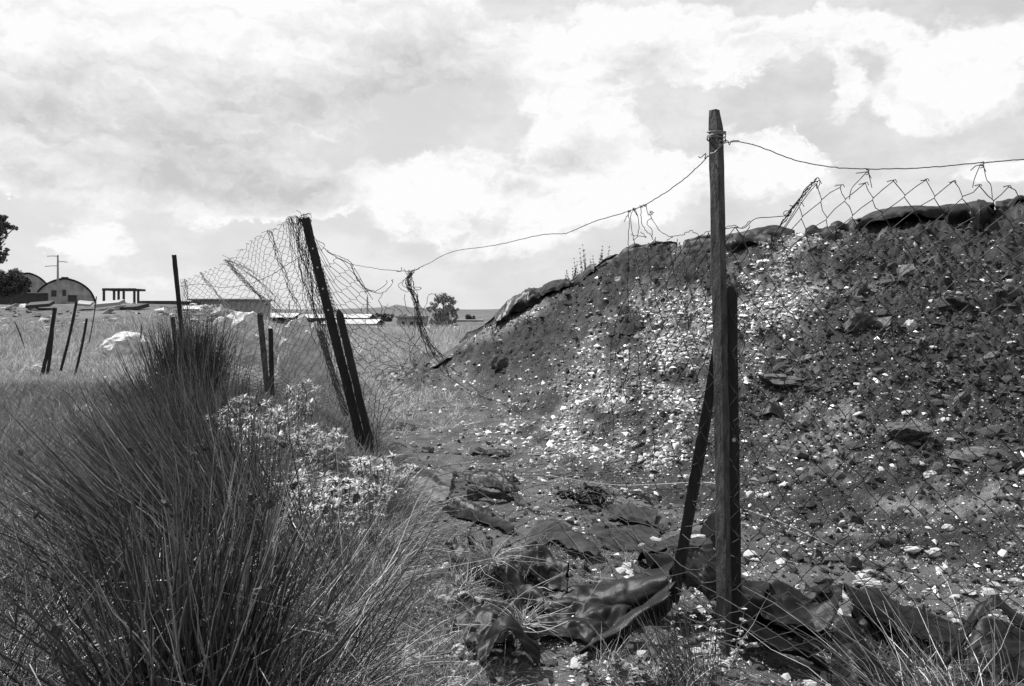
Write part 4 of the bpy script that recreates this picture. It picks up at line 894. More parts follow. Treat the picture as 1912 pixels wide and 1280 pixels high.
# ------------------------------------------------------------------ plants
def stems(n, base, spread, lean, lsd, length, lvar, r, droop, seed, k=7, flat=None):
    """n stems fanning out of a patch; returns P, rad, tips"""
    rg = np.random.default_rng(seed)
    bx = rg.normal(0, spread, n); by = rg.normal(0, spread, n)
    L = length*np.clip(rg.normal(1, lvar, n), .35, 1.35)
    dx = lean[0]+bx/spread*lsd*.5+rg.normal(0, lsd, n); dy = lean[1]+by/spread*lsd*.5+rg.normal(0, lsd, n)
    dirv = np.stack([dx, dy, np.full(n, 1.0)], -1)
    if flat is not None: dirv[:, 2] = np.maximum(.12, rg.normal(flat, .25, n))
    dirv /= np.linalg.norm(dirv, axis=1, keepdims=True)
    t = np.linspace(0, 1, k)
    hor = dirv.copy(); hor[:, 2] = 0
    P = np.stack([bx, by, np.zeros(n)], -1)[:, None]+dirv[:, None]*L[:, None, None]*t[None, :, None]
    dr = droop*np.clip(rg.normal(1, .6, n), 0, 3)*L
    P = P+hor[:, None]*(dr[:, None]*t[None]**2)[..., None]; P[..., 2] -= (dr*.6)[:, None]*t[None]**2*np.linalg.norm(hor, axis=1)[:, None]
    P = P+rg.normal(0, .004, (n, 1, 3))*t[None, :, None]*3
    kink = rg.normal(0, .012, (n, k, 3))*L[:, None, None]; kink[:, :2] = 0; P = P+kink*.6
    bk = rg.uniform(0, 1, n) < .09; j0 = max(2, k//2); seg = P[bk, j0:]-P[bk, j0:j0+1]; ang = rg.uniform(-1, 1, (bk.sum(), 1, 3))*.9
    sl_ = np.linalg.norm(seg, axis=2, keepdims=True); P[bk, j0:] = P[bk, j0:j0+1]+sl_*(ang-[0, 0, .35])
    P[:, 1:, 2] = np.maximum(P[:, 1:, 2], .015)
    rad = r*np.clip(rg.normal(1, .25, n), .5, 1.7)[:, None]*(1-.85*t[None]**1.7)
    return P+np.array(base)[None, None], rad
def rush(label, loc, n, spread, lean, lsd, length, r, droop, seed, m='rush', heads=0, flat=None, group=None, k=7):
    P, rad = stems(n, (0, 0, 0), spread, lean, lsd, length, .22, r, droop, seed, k, flat)
    t = thing('rush_clump', label, 'rush plant', loc, group)
    obj('stems', npmesh('stems', *tubes(P, rad, 3), True), MS[m], t)
    rg = np.random.default_rng(seed+1)
    if n > 500 and m == 'rush':
        P2, rad2 = stems(int(n*.16), (0, 0, 0), spread*1.1, lean, lsd*1.35, length*1.02, .22, r*.72, droop*1.6, seed+77, k, flat)
        obj('dry_highlight_stems', npmesh('dry_highlight_stems', *tubes(P2, rad2, 3), True), MS['straw'], t)  # straw-pale dry stems mixed in to act as highlights among the rushes
    if heads:
        ids = rg.choice(n, heads, replace=False); V, q = rock_verts(seed, 2, .5, 1.3); V = V*(.017*(1+.24*rg.normal(size=(len(V), 1))))
        me = npmesh('seed_head', V, q); me.materials.append(MS['seed'])
        for i in ids:
            j = rg.choice([4, 5]); o = bpy.data.objects.new('seed_head', me); o.location = tuple(P[i, min(j, k-1)]); s = rg.uniform(.6, 1.2); o.scale = (s, s, s*rg.uniform(.8, 1.3)); o.rotation_euler = tuple(rg.uniform(-1, 1, 3)); link(o, t)
    return t
GRU = 'spiky rush clumps beside the fence'
rush('nearest rush clump with upright fanning stems and knobbly seed heads', on(375, 2.6, -.02), 560, .12, (0.0, .05), .25, .78, .0046, .06, 1, heads=34, group=GRU)
rush('tall rush clump sweeping its stems to the upper left', on(450, 3.7, -.02), 760, .17, (-.78, .05), .2, 1.04, .0050, .05, 2, heads=34, group=GRU)
rush('low sprawling rush clump filling the bottom left corner', on(30, 2.6, -.02), 700, .22, (-.25, -.05), .75, .8, .0034, .12, 3, m='rush', heads=10, flat=.38, group=GRU)
rush('rush clump with flattened stems at the left edge', on(110, 3.7, -.02), 480, .25, (-.6, 0), .6, .75, .0034, .12, 4, heads=8, flat=.38, group=GRU)
rush('dark upright rush clump behind the sweeping one', on(400, 4.9, -.02), 800, .15, (-.35, 0), .18, .9, .0046, .06, 5, m='rushdark', heads=14, group=GRU)
rush('dark rush clump engulfing the tall thin post', on(356, 12.2, -.02), 1200, .20, (-.03, 0), .15, 1.25, .0065, .05, 6, m='rushdark', group=GRU)
rush('rush clump bridging the foreground and the one around the thin post', on(370, 7.6, -.02), 600, .2, (-.2, 0), .2, .95, .0050, .05, 14, m='rushdark', group=GRU)
rush('low rush clump left of the bridging one', on(300, 6.6, -.02), 500, .2, (-.45, 0), .25, .7, .0042, .08, 15, group=GRU)
rush('small rush clump in the meadow left of the tall thin post', on(285, 11.0, -.02), 400, .22, (-.35, 0), .4, .65, .005, .1, 7, m='rush', group=GRU)
rush('sparse rush spreading to the right of the nearest clump', on(545, 2.9, -.02), 80, .12, (.45, .0), .3, .66, .0030, .1, 8, heads=4, group=GRU)
rush('small thin rush seedling at the foot of the tall post', on(1290, 2.95, -.02), 110, .05, (-.25, 0), .3, .38, .0018, .05, 9, m='rush', group=GRU)
rush('bundle of thin dark stems standing in the thistles', on(490, 5.2, -.02), 26, .16, (.08, 0), .10, .95, .0034, .02, 10, m='rushdark', group=GRU)
rush('pair of tufted rushes by the short stakes', on(440, 9.0, -.02), 300, .2, (.0, 0), .3, .6, .004, .05, 12, m='rush', group=GRU)

# ground cover: tufts instanced over point clouds
def tuft(name, n, h, w, r, mt, seed, droop=.5, k=5, sd=.6):
    P, rad = stems(n, (0, 0, 0), w, (0, 0), sd, h, .35, r, droop, seed, k)
    me = npmesh(name, *tubes(P, rad, 3), True); me.materials.append(mt); return bpy.data.objects.new(name, me)
def scatter(name, P, scl, sources, seed=0, tilt=.25):
    c = bpy.data.collections.new(name+'_kinds')
    for s in sources: c.objects.link(s)
    me = bpy.data.meshes.new(name); me.from_pydata([tuple(p) for p in P], [], [])
    rg = np.random.default_rng(seed); n = len(P)
    a = me.attributes.new('turn', 'FLOAT_VECTOR', 'POINT'); a.data.foreach_set('vector', np.stack([rg.normal(0, tilt, n), rg.normal(0, tilt, n), rg.uniform(0, 6.28, n)], -1).astype(np.float32).ravel())
    a = me.attributes.new('size', 'FLOAT', 'POINT'); a.data.foreach_set('value', np.asarray(scl, np.float32))
    a = me.attributes.new('which', 'INT', 'POINT'); a.data.foreach_set('value', rg.integers(0, len(sources), n).astype(np.int32))
    o = bpy.data.objects.new(name, me); COL.objects.link(o); tag(o, kind='stuff')
    g = bpy.data.node_groups.new(name, 'GeometryNodeTree')
    g.interface.new_socket('Geometry', in_out='INPUT', socket_type='NodeSocketGeometry'); g.interface.new_socket('Geometry', in_out='OUTPUT', socket_type='NodeSocketGeometry')
    N = g.nodes.new; gi = N('NodeGroupInput'); go = N('NodeGroupOutput'); ip = N('GeometryNodeInstanceOnPoints'); ci = N('GeometryNodeCollectionInfo')
    ci.inputs['Collection'].default_value = c; ci.inputs['Separate Children'].default_value = True; ci.inputs['Reset Children'].default_value = True
    def na(nm, ty): k = N('GeometryNodeInputNamedAttribute'); k.data_type = ty; k.inputs['Name'].default_value = nm; return k.outputs['Attribute']
    L = g.links.new; L(gi.outputs[0], ip.inputs['Points']); L(ci.outputs[0], ip.inputs['Instance']); ip.inputs['Pick Instance'].default_value = True
    L(na('which', 'INT'), ip.inputs['Instance Index']); L(na('turn', 'FLOAT_VECTOR'), ip.inputs['Rotation']); L(na('size', 'FLOAT'), ip.inputs['Scale'])
    L(ip.outputs[0], go.inputs[0])
    md = o.modifiers.new('scatter', 'NODES'); md.node_group = g; return o
T_near = [tuft('dry_tuft', 80, .17, .09, .0020, MS['dry'], 31, .7, 6, .8), tuft('dry_tuft_low', 80, .11, .11, .0020, MS['dry'], 32, .9, 5, 1.1), tuft('dry_tuft_tall', 40, .26, .07, .0018, MS['dry'], 33, .5, 6, .5), tuft('green_tuft', 50, .16, .09, .0018, MS['rush'], 34, .6, 5, .7)]
T_far = [tuft('meadow_tuft', 70, .24, .18, .0045, MS['meadow'], 35, .5, 4, .5), tuft('meadow_tuft_low', 70, .13, .22, .0045, MS['meadow'], 36, .8, 4, .9), tuft('meadow_tuft_thin', 40, .34, .16, .004, MS['meadow'], 37, .4, 4, .4)]
rg = np.random.default_rng(55)
def keepout(px, py):  # soil behind the fence stays bare; an irregular tongue of weeds crosses it
    edge = np.interp(py, [560, 700, 800, 870, 950, 1040, 1120, 1200, 1300], [860, 680, 680, 700, 735, 745, 700, 650, 650])
    return px < edge+28*fbm(px/40, py/40, 3, 2)
n = 36000; d = 1.9+rg.uniform(0, 1, n)**1.1*12; px = rg.uniform(-260, 1000, n); x = (px-CX)/F*d; zz = H(x, d); _, py = to_px(x, d, zz)
k_ = keepout(px, py) & (rg.uniform(0, 1, n) < np.clip(d/6, .3, 1)*np.where((px < 600) & (d < 5.2), .45, 1))
scatter('dry_grass', np.stack([x, d, zz], -1)[k_], rg.uniform(.6, 1.25, k_.sum()), T_near, 1)
n = 40000; d = np.sqrt(rg.uniform(0, 1, n))*50+8; px = rg.uniform(-300, 880, n); x = (px-CX)/F*d; zz = H(x, d)
k_ = (mound_macro(x, d)[0] < .02) & (fbm(x*.3, d*.3, 3, 4) > -.45) & ((d < 33) | (px > 480)) & (rg.uniform(0, 1, n) < .9)
scatter('meadow_grass', np.stack([x, d, zz], -1)[k_], (rg.uniform(.5, 1.15, n)*(0.85+d/160)*(.7+.3*sst(d, 15, 24))*np.clip(.95+1.3*fbm(x*.9, d*.6, 3, 12), .45, 1.7))[k_], T_far, 2)
# thin weeds in the foreground right of centre
n = 900; px = rg.uniform(700, 1950, n); py = rg.uniform(1010, 1420, n); w = np.exp(-((px-1000)/150)**2-((py-1060)/40)**2)*.5+np.exp(-((py-1290)/40)**2)*np.exp(-((px-1250)/120)**2)+np.exp(-((px-800)/90)**2)*.9+.9*np.exp(-((px-1720)/110)**2)*sst(py, 1225, 1270)
k_ = rg.uniform(0, 1, n) < w; x, y = hit(px[k_], py[k_]); scatter('weedy_grass', np.stack([x, y, H(x, y)], -1), rg.uniform(.3, .75, len(x)), T_near, 3)

# pale thistles
def star(nl, L, wd, seed, up=.45):
    rg = np.random.default_rng(seed); a = rg.uniform(0, 6.28, nl); e = rg.normal(up, .35, nl)
    dv = np.stack([np.cos(a)*np.cos(e), np.sin(a)*np.cos(e), np.sin(e)], -1); l = L*rg.uniform(.6, 1.15, nl)
    t = np.array([0, .35, .7, 1.]); P = dv[:, None]*l[:, None, None]*t[None, :, None]; P[..., 2] -= (l*.3)[:, None]*t[None]**2
    side = np.cross(dv, [0, 0, 1.]); side /= np.linalg.norm(side, axis=1, keepdims=True)+1e-6; w = wd*np.array([.6, 1, .6, .03])
    V = np.stack([P-side[:, None]*w[None, :, None], P+side[:, None]*w[None, :, None]], 2).reshape(-1, 3)
    q = []
    for i in range(nl):
        for j in range(3): b = i*8+j*2; q.append((b, b+1, b+3, b+2))
    return V, np.array(q)
def thistle_proto(seed, nst=16):
    rg = np.random.default_rng(seed); A = Acc(); B_ = Acc()
    for i in range(nst):
        a = rg.uniform(0, 6.28); rr = rg.uniform(0, .2); h = rg.uniform(.28, .5); tip = np.array([rr*math.cos(a), rr*math.sin(a), h])
        B_.path(cr_path([(tip[0]*.2, tip[1]*.2, 0), (tip[0]*.6, tip[1]*.6, h*.5), tip], 6), .0028, 3)
        v, q = star(26, .062, .0046, seed*50+i); A.add(v+tip, q)
        for f in (.35, .55, .75, .88):
            v, q = star(9, .05, .0036, seed*70+i*5+int(f*9), .3); A.add(v+tip*[.2+.8*f, .2+.8*f, f], q)
    return A.mesh('leaves'), B_.mesh('stems')
TH = [thistle_proto(s) for s in (1, 2, 3)]
for a, b in TH: a.materials.append(MS['thistle']); b.materials.append(MS['leaf'])
spots = [(425, 860, 6.2, 'leftmost, against the dark rushes'), (470, 800, 7.0, 'below the short stakes'), (520, 790, 7.6, 'right of the plant below the short stakes'), (560, 830, 6.9, 'in the middle of the pale patch'),
         (600, 845, 6.6, 'left of the leaning stake foot'), (655, 850, 6.6, 'left of the leaning post foot'), (500, 880, 5.6, 'centre front of the pale patch'), (575, 930, 5.2, 'low in front of the pale patch'),
         (640, 930, 5.2, 'right side below the leaning posts'), (700, 935, 5.3, 'at the foot of the leaning posts'), (540, 980, 4.6, 'front right of the sweeping rushes'), (620, 1010, 4.3, 'right of the nearest rushes, farther back'), (455, 900, 6.6, 'behind the dark stems'),
         (735, 900, 5.9, 'right of the leaning posts foot'), (690, 1030, 4.3, 'left of the fallen mesh'), (600, 880, 6.0, 'between pale patch and leaning posts')]
for k, (px, py, d_, lb) in enumerate(spots):
    t = thing('thistle', 'pale spiky thistle plant, the one '+lb, 'thistle', on(px, d_), 'pale thistles among the rushes', random.uniform(0, 6)); s = random.uniform(.85, 1.15)*(1.0 if k < 10 else .7); t.scale = (s*1.2, s*1.2, s*random.uniform(.85, 1.7)*(.55 if k in (5, 9, 8, 13) else 1))
    a, b = TH[k % 3]; link(bpy.data.objects.new('leaves', a), t); link(bpy.data.objects.new('stems', b), t)
def weed(label, loc, n, h, r, mt, seed, leafn=10, L=.05, cat='weed', name='weed', spread=.05, sd=.2, wd=.006, group=None):
    rg = np.random.default_rng(seed); P, rad = stems(n, (0, 0, 0), spread, (0, 0), sd, h, .25, r, .05, seed, 7)
    t = thing(name, label, cat, loc, group); obj('stems', npmesh('stems', *tubes(P, rad, 3)), MS[mt], t); A = Acc()
    for i in range(n):
        for j in range(1, 7):
            v, q = star(leafn, L*(1.2-j*.12), wd, seed*31+i*7+j, .4); A.add(v+P[i, j], q)
    obj('leaves', A.mesh('leaves'), MS[mt], t); return t
weed('small weed with upright lobed leaves in front of the curled strip', on(1655, 2.95), 5, .16, .002, 'leaf', 1, 6, .05, wd=.010)
weed('feathery weed growing against the foot of the tall post', on(1338, 3.1), 7, .22, .002, 'thistle', 2, 10, .03, spread=.03)
weed('leafy weed low at the bottom centre', on(1200, 2.95), 10, .12, .002, 'leaf', 3, 7, .05, spread=.08, wd=.009)
u_ = lambda px: float(np.interp((px-CX)/F, MU, MP[:, 2]))
for k, (px, h, lb) in enumerate([(1087, .52, 'tallest bushy weed on the crest left of the post'), (1063, .28, 'low weed left of the tallest one on the crest'), (1078, .35, 'weed leaning beside the tallest one on the crest'), (1106, .26, 'small weed right of the tallest one on the crest'), (1124, .32, 'thin rightmost weed on the crest')]):
    d_ = u_(px)+.15; weed(lb, on(px, d_, .02), 4, h, .006, 'tree', 20+k, 9, .07, spread=.05, sd=.12, wd=.011, group='weeds growing on the crest of the mound')
# bleached tufts on the sheeting
def straw(label, loc, n, h, seed, droop=1.4, m='straw', r=.0022, lean=(0, 0), sd=.5, sp=.02):
    P, rad = stems(n, (0, 0, 0), sp, lean, sd, h, .3, r, droop, seed, 9); P[..., 2] = np.maximum(P[..., 2], -.04)
    return solo('grass_tuft', npmesh('grass_tuft', *tubes(P+np.array(loc), rad, 3), True), MS[m], label, 'grass tuft', loc, 'separate grass tufts in the foreground')
straw('bleached drooping grass tuft hanging over the black fold', G(915, 1110, .14), 60, .17, 1, 1.6)
straw('flattened bleached tuft lying on the creased sheet', G(975, 1205, .06), 70, .14, 2, 1.2)
straw('pale stiff grass tuft in the lower right corner', on(1880, 2.25), 120, .62, 3, .5, 'dry', .0026, (-.25, 0), .38, .08)
straw('second pale grass tuft left of the corner one', on(1770, 2.35), 80, .5, 4, .6, 'dry', .0022, (-.2, 0), .4, .07)
straw('dry grass tuft left of the white stones at the bottom', on(655, 2.95), 70, .22, 5, .9, 'straw', .0016, (.3, 0), .6, .07)
straw('dry grass tuft above the tunnel shaped fold', on(850, 3.9), 80, .2, 6, .9, 'dry', .0016, (.3, 0), .7, .09)
straw('wispy grass tuft between the folds and half buried sheet', on(980, 3.9), 70, .2, 7, .9, 'straw', .0014, (0, 0), .8, .10)
# a few long pale stalks crossing
A = Acc()
for f in [[(640, 1135, 3.4), (720, 1150, 3.3), (800, 1185, 3.2)], [(640, 1245, 2.8), (740, 1195, 2.9), (880, 1165, 3.0)], [(850, 1165, 3.2), (920, 1168, 3.2), (1000, 1180, 3.2), (1060, 1160, 3.2)], [(930, 1150, 3.4), (980, 1105, 3.5), (1050, 1070, 3.6)],
          [(1020, 890, 4.9), (1030, 888, 4.8), (1150, 905, 4.6), (1300, 900, 4.3), (1340, 903, 4.2)], [(980, 1010, 4.2), (1040, 980, 4.3), (1100, 950, 4.4)], [(1090, 1130, 3.5), (1130, 1070, 3.5), (1140, 1055, 3.5)], [(740, 1080, 3.7), (830, 1060, 3.8), (930, 1040, 3.8)]]:
    P = cr_path([at(*p) for p in f], 30); P[:, 2] = np.maximum(P[:, 2], H(P[:, 0], P[:, 1])+.01); A.path(P, .0014, 4)
m_ = A.mesh('stalks'); o = obj('fallen_stalks', m_, MS['straw']); tag(o, kind='stuff')

# ------------------------------------------------------------------ trees
def tree(label, loc, h, crown, blobs_, nleaf, leaf, mt, seed, group=None, cat='tree', name='tree'):
    rg = np.random.default_rng(seed); t = thing(name, label, cat, loc, group); A = Acc()
    A.path(cr_path([(0, 0, -.3), (.03*h, 0, h*.3), (-.02*h, 0, h*.6), (0, 0, h*.85)], 12), np.linspace(h*.035, h*.01, 12), 7)
    V = []
    for (bx, by, bz, br) in blobs_:
        A.path(cr_path([(0, 0, h*.25), (bx*.5, by*.5, (bz+h*.25)*.5+.02*h), (bx, by, bz)], 6), np.linspace(h*.016, h*.004, 6), 5)
    obj('trunk', A.mesh('trunk', True), MS['bark'], t)
    tot = sum(b[3]**2 for b in blobs_)
    for (bx, by, bz, br) in blobs_:
        nn = int(nleaf*br**2/tot); cl = rg.normal(size=(max(6, nn//45), 3)); cl /= np.linalg.norm(cl, axis=1, keepdims=True); cl *= br*rg.uniform(.45, 1.0, (len(cl), 1))*[1, 1, .8]
        c = cl[rg.integers(0, len(cl), nn)]+rg.normal(0, br*.13, (nn, 3)); V.append(c+[bx, by, bz])
    C = np.concatenate(V); nn = len(C); a = rg.normal(size=(nn, 3)); a /= np.linalg.norm(a, axis=1, keepdims=True); b = np.cross(a, rg.normal(size=(nn, 3))); b /= np.linalg.norm(b, axis=1, keepdims=True)
    s = leaf*rg.uniform(.5, 1.3, (nn, 1)); Q = np.stack([C-a*s, C+b*s*.5, C+a*s, C-b*s*.5], 1).reshape(-1, 3)
    obj('crown', npmesh('crown', Q, np.arange(nn*4).reshape(-1, 4)), MS[mt], t)
def tb(px, py, rp, d, loc): # blob from pixels
    p = at(px, py, d); return (p[0]-loc[0], random.uniform(-.3, .3)*rp/F*d, p[2]-loc[2], rp/F*d)
d_ = 72; loc = on(829, d_)
tree('lone bushy tree standing beyond the meadow left of the mound', loc, 3.4, 0, [tb(a, b, c, d_, loc) for a, b, c in [(826, 556, 15), (812, 566, 11), (843, 562, 11), (805, 576, 9), (836, 580, 15), (818, 588, 14), (848, 578, 8), (830, 600, 15), (812, 604, 12), (846, 602, 10), (848, 590, 8)]], 9000, .10, 'treepale', 1)
d_ = 48; loc = on(-75, d_)
tree('dark tree reaching in from the left edge with tiered branches', loc, 6.5, 0, [tb(a, b, c, d_, loc) for a, b, c in [(8, 425, 14), (26, 426, 9), (-12, 415, 22), (6, 408, 10), (4, 470, 9), (12, 466, 5), (-12, 480, 16), (2, 484, 7), (-40, 440, 35), (-60, 400, 30), (-90, 430, 45), (-50, 490, 26), (-100, 380, 40), (-120, 470, 40)]], 26000, .10, 'tree', 2)
d_ = 75; loc = on(20, d_)
tree('dark rounded bush in front of the low hangar at the left edge', loc, 3.2, 0, [tb(a, b, c, d_, loc) for a, b, c in [(8, 520, 18), (30, 515, 16), (44, 526, 11), (22, 534, 20), (-8, 530, 18), (46, 538, 10), (4, 542, 16)]], 11000, .13, 'tree', 3, name='bush', cat='bush')
rg = np.random.default_rng(88)
for k, (px, w_, h_, d_, lb) in enumerate([(652, 22, 12, 130, 'dark hedge shrub left of the white sheds'), (715, 34, 12, 150, 'dark scrub patch right of the white sheds'), (760, 26, 16, 110, 'dark shrub behind the wire tangle'), (783, 22, 12, 120, 'small dark shrub left of the lone tree'), (880, 20, 10, 160, 'low dark shrub between lone tree and mound'), (600, 24, 10, 150, 'dark shrub behind the leaning post'), (8, 598, 0, 0, '')][:6]):
    p = at(px, 600, d_); loc = (p[0], p[1], float(H(p[0], p[1]))); rr = w_/2/F*d_
    tree(lb, loc, h_/F*d_, 0, [(rg.uniform(-rr, rr)*.8, 0, rg.uniform(.4, .9)*h_/F*d_, rr*.6) for _ in range(5)], 1800, .22, 'tree', 40+k, 'scrub between meadow and hills', 'shrub', 'shrub')

# ------------------------------------------------------------------ buildings
def box(A, x0, x1, y0, y1, z0, z1):
    v = [(x0, y0, z0), (x1, y0, z0), (x1, y1, z0), (x0, y1, z0), (x0, y0, z1), (x1, y0, z1), (x1, y1, z1), (x0, y1, z1)]
    A.add(v, [(0, 3, 2, 1), (4, 5, 6, 7), (0, 1, 5, 4), (1, 2, 6, 5), (2, 3, 7, 6), (3, 0, 4, 7)])
def part(name, boxes, m, t, **k):
    A = Acc()
    for b_ in boxes: box(A, *b_)
    return obj(name, A.mesh(name), MS[m], t)
def arch(label, pxc, wpx, toppx, d, ln, lw, seed, sign=False):
    c = at(pxc, 563, d); loc = (c[0], d, 1.2); w = wpx/F*d; h = EYE+(HY-toppx)/F*d-loc[2]
    t = thing('arched_hangar', label, 'hangar', loc, rz=math.atan2(-c[0], d))
    th = np.linspace(0, np.pi, 26); xx = -np.cos(th)*w/2; zz_ = h*np.sin(th)**.62*(1-.10*np.abs(np.cos(th)))
    m = grid_mesh('roof', np.stack([xx, xx])*1.035, np.stack([xx*0-.35, xx*0+ln]), np.stack([zz_, zz_])*1.03+.0); o = obj('roof', m, MS['concdark'], t); md = o.modifiers.new('t', 'SOLIDIFY'); md.thickness = .12
    vv = [(a, 0, b) for a, b in zip(xx, zz_)]+[(a, .3, b) for a, b in zip(xx, zz_)]; K = len(xx)
    me = bpy.data.meshes.new('wall'); me.from_pydata(vv, [], [tuple(range(K)), tuple(range(2*K-1, K-1, -1))]+[(i, i+K, i+K+1, i+1) for i in range(K-1)]); obj('wall', me, MS['gable'], t)
    return t, w, h
t, w, h = arch('arched grey hangar gable with faded wording on its wall', 121, 98, 521, 130, 14, 0, 1)
for k, (txt, x_, z_, s_) in enumerate([('GRACE', -.5, h*.62, 1.0), ('BAPTIST', -.4, h*.42, .8)][:0]): pass
# weathered lettering and patches: only dark smudges can be made out at this distance
part('panel', [(-w*.22, -w*.10, -.03, .01, h*.50, h*.68), (-w*.04, w*.02, -.03, .01, h*.52, h*.70), (w*.05, w*.20, -.03, .01, h*.36, h*.55)], 'concdark', t)
part('cap', [(-w*.06, w*.06, .5, 2.5, h*.99, h*1.07)], 'concdark', t)
part('door', [(-w*.06, w*.1, -.05, .01, 0, h*.3)], 'concdark', t)
t, w, h = arch('second arched hangar set further back behind the bush', 52, 80, 511, 165, 14, 0, 2)
part('door', [(-w*.1, w*.1, -.05, .01, 0, h*.5)], 'dark', t)
def building(name, label, cat, x0, x1, ytop, d, dep, wall, roof, z0=1.0, wins=(), roofh=.25, pil=0):
    a = at(x0, ytop, d); b = at(x1, ytop, d); cx = (a[0]+b[0])/2; hw = (b[0]-a[0])/2; t = thing(name, label, cat, (cx, d, z0)); hh = a[2]-z0
    part('wall', [(-hw, hw, 0, dep, 0, hh)], wall, t); part('roof', [(-hw-.2, hw+.2, -.25, dep+.25, hh+.003, hh+roofh)], roof, t)
    for k in range(pil):
        xx = -hw+(k+.5)*2*hw/pil; part('pilaster', [(xx-.08, xx+.08, -.06, 0.0, 0.02, hh-.02)], 'concrete', t)
    for (fx, fz, fw, fh) in wins: part('window', [(-hw+fx*2*hw, -hw+(fx+fw)*2*hw, -.04, .01, fz*hh, (fz+fh)*hh)], 'dark', t)
    return t
building('perimeter_wall', 'long low grey wall running left of the arched hangar', 'wall', -80, 88, 547, 110, .3, 'concdark', 'concrete', 1.5, roofh=.1)
building('box_building', 'flat roofed grey box building with ribbed panels beyond the rushes', 'building', 357, 469, 560, 62, 5, 'render', 'concrete', .5, [(.75, .35, .06, .25)], .12, pil=13)
building('low_shed', 'low dark shed roof on the bank left of the rush clump post', 'shed', 268, 322, 568, 52, 4, 'concdark', 'concdark', 1.2)
building('low_house', 'low flat dark house behind the wire tangle', 'house', 742, 790, 593, 95, 5, 'render', 'concrete', -.6, [(.15, .35, .12, .3), (.5, .35, .12, .3), (.75, .35, .12, .3)])
building('low_house', 'long low pale house between lone tree and mound', 'house', 850, 900, 599, 150, 5, 'render', 'concrete', -.6, [(.15, .3, .08, .35), (.45, .3, .08, .35), (.7, .3, .08, .35)])
def shed(label, x0, x1, yr, ye, d, z0=-.6):
    a = at(x0, ye, d); b = at(x1, ye, d); rz_ = at(x0, yr, d)[2]; hw = (b[0]-a[0])/2; t = thing('long_shed', label, 'shed', ((a[0]+b[0])/2, d, z0), 'white roofed sheds beyond the meadow')
    ez = a[2]-z0; rz_ -= z0; part('wall', [(-hw, hw, 0, 6, 0, ez-.05)], 'concdark', t); k = int(hw/1.4)
    off = [i*2*hw/max(k, 1)-hw for i in range(1, k)]
    for i in range(k):
        xa = -hw+i*2*hw/k; xb = -hw+(i+1)*2*hw/k-.04; me = bpy.data.meshes.new('roof_panel'); me.from_pydata([(xa, -.4, ez), (xb, -.4, ez), (xb, 3, rz_), (xa, 3, rz_), (xa, 6.4, ez), (xb, 6.4, ez)], [], [(0, 1, 2, 3), (3, 2, 5, 4)]); o = obj('roof_panel', me, MS['tin'], t); o.modifiers.new('t', 'SOLIDIFY').thickness = .05
shed('rearmost long shed with a white roof', 560, 690, 586, 593, 112)
shed('front long shed with a white roof right of the leaning post', 600, 704, 596, 604, 92)
shed('white roofed shed seen through the mesh left of the leaning post', 470, 550, 584, 592, 100)
# open concrete frame
def frame():
    d = 62; a = at(193, 539, d); b = at(250, 539, d); z0 = 1.9; t = thing('open_frame', 'roofless concrete frame of columns and beams on the bank', 'frame structure', ((a[0]+b[0])/2, d, z0)); hw = (b[0]-a[0])/2; hh = a[2]-z0
    for (xx, yy) in [(-hw, 0), (-hw*.33, 0), (hw*.3, 0), (hw, 0), (-hw*.7, 1.6), (hw*.62, 1.6)]:
        part('column', [(xx-.07, xx+.07, yy, yy+.16, 0, hh-.15)], 'concdark', t)
    part('beam', [(-hw-.1, hw+.1, -.02, .18, hh-.15, hh+.06)], 'concdark', t); part('beam', [(-hw-.1, hw+.1, 1.58, 1.78, hh-.15, hh+.02)], 'concdark', t)
    for xx in (-hw, hw): part('beam', [(xx-.09, xx+.09, .182, 1.578, hh-.13, hh+.03)], 'concdark', t)
    part('footing', [(-hw-.3, hw+.3, -.3, 2.1, -.6, .12)], 'concdark', t)
frame()
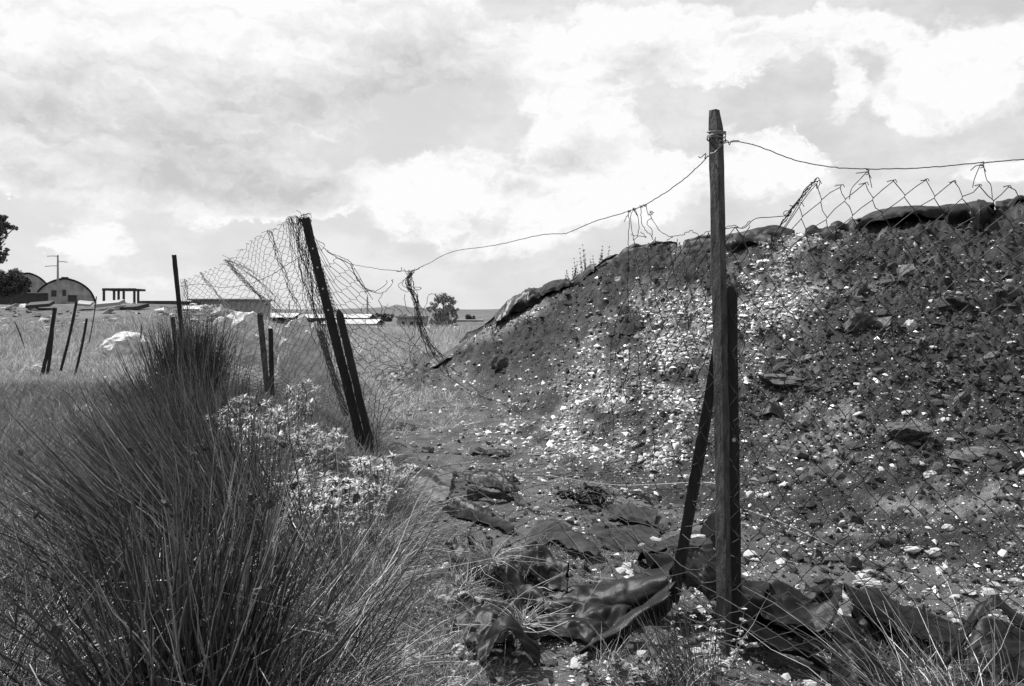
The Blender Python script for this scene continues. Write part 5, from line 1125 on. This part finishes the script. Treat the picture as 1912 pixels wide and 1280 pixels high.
def pole(label, px, top, base, d, wpx, arms, name='utility_pole', cat='pole'):
    p = at(px, base, d); t = thing(name, label, cat, p); hh = at(px, top, d)[2]-p[2]; r = wpx/2/F*d; A = Acc()
    A.path([(0, 0, -1), (0, 0, hh*.5), (0, 0, hh)], [r*1.3, r*1.1, r*.8], 8); obj('shaft', A.mesh('shaft'), MS['concrete'], t)
    for (x0, y0, x1, y1) in arms:
        q0 = np.array(at(x0, y0, d))-p; q1 = np.array(at(x1, y1, d))-p; A = Acc(); A.path([q0, (q0+q1)/2+[0, 0, .02], q1], r*.35, 5); obj('arm', A.mesh('arm'), MS['concdark'], t)
pole('tall concrete utility pole with crooked cross arms before the hangar', 108, 476, 580, 60, 3.6, [(88, 478, 108, 478), (84, 497, 108, 496), (108, 488, 126, 489)])
pole('grey mast standing behind the torn mesh above the sheds', 686, 553, 598, 120, 3.5, [], 'mast', 'mast')
pole('faint thin mast seen through the crumpled mesh', 540, 560, 590, 120, 2, [], 'mast', 'mast')
# debris on the bank crest
for k, (px, py, w_, h_, lb, m_) in enumerate([(205, 566, 44, 6, 'pale slab of rubble in front of the open frame', 'concrete'), (158, 566, 24, 4, 'pale plank of debris below the hangar', 'concrete'), (252, 573, 40, 7, 'dark block of debris right of the open frame', 'concdark'), (360, 578, 34, 5, 'white broken slab below the box building', 'tin'), (75, 568, 40, 6, 'dark heap of debris left of the utility pole', 'concdark'), (215, 592, 26, 7, 'pale tilted board on the bank face', 'tin')]):
    d_ = 38; p = at(px, py, d_); A = Acc(); w2 = w_/2/F*d_; h2 = h_/2/F*d_; box(A, -w2, w2, -.4, .4, -h2, h2); me = A.mesh('debris_slab')
    o = obj('debris_slab', me, MS[m_]); o.location = (p[0], p[1], max(p[2], float(H(p[0], p[1]))+h2*.6)); o.rotation_euler = (R(12), R(random.uniform(-8, 8)), R(random.uniform(-30, 30))); tag(o, lb, 'slab', 'debris slabs on the bank')
print('tris', sum(len(o.data.loops)-2*len(o.data.polygons) for o in bpy.data.objects if o.type == 'MESH' and o.users_collection), len(bpy.data.objects))
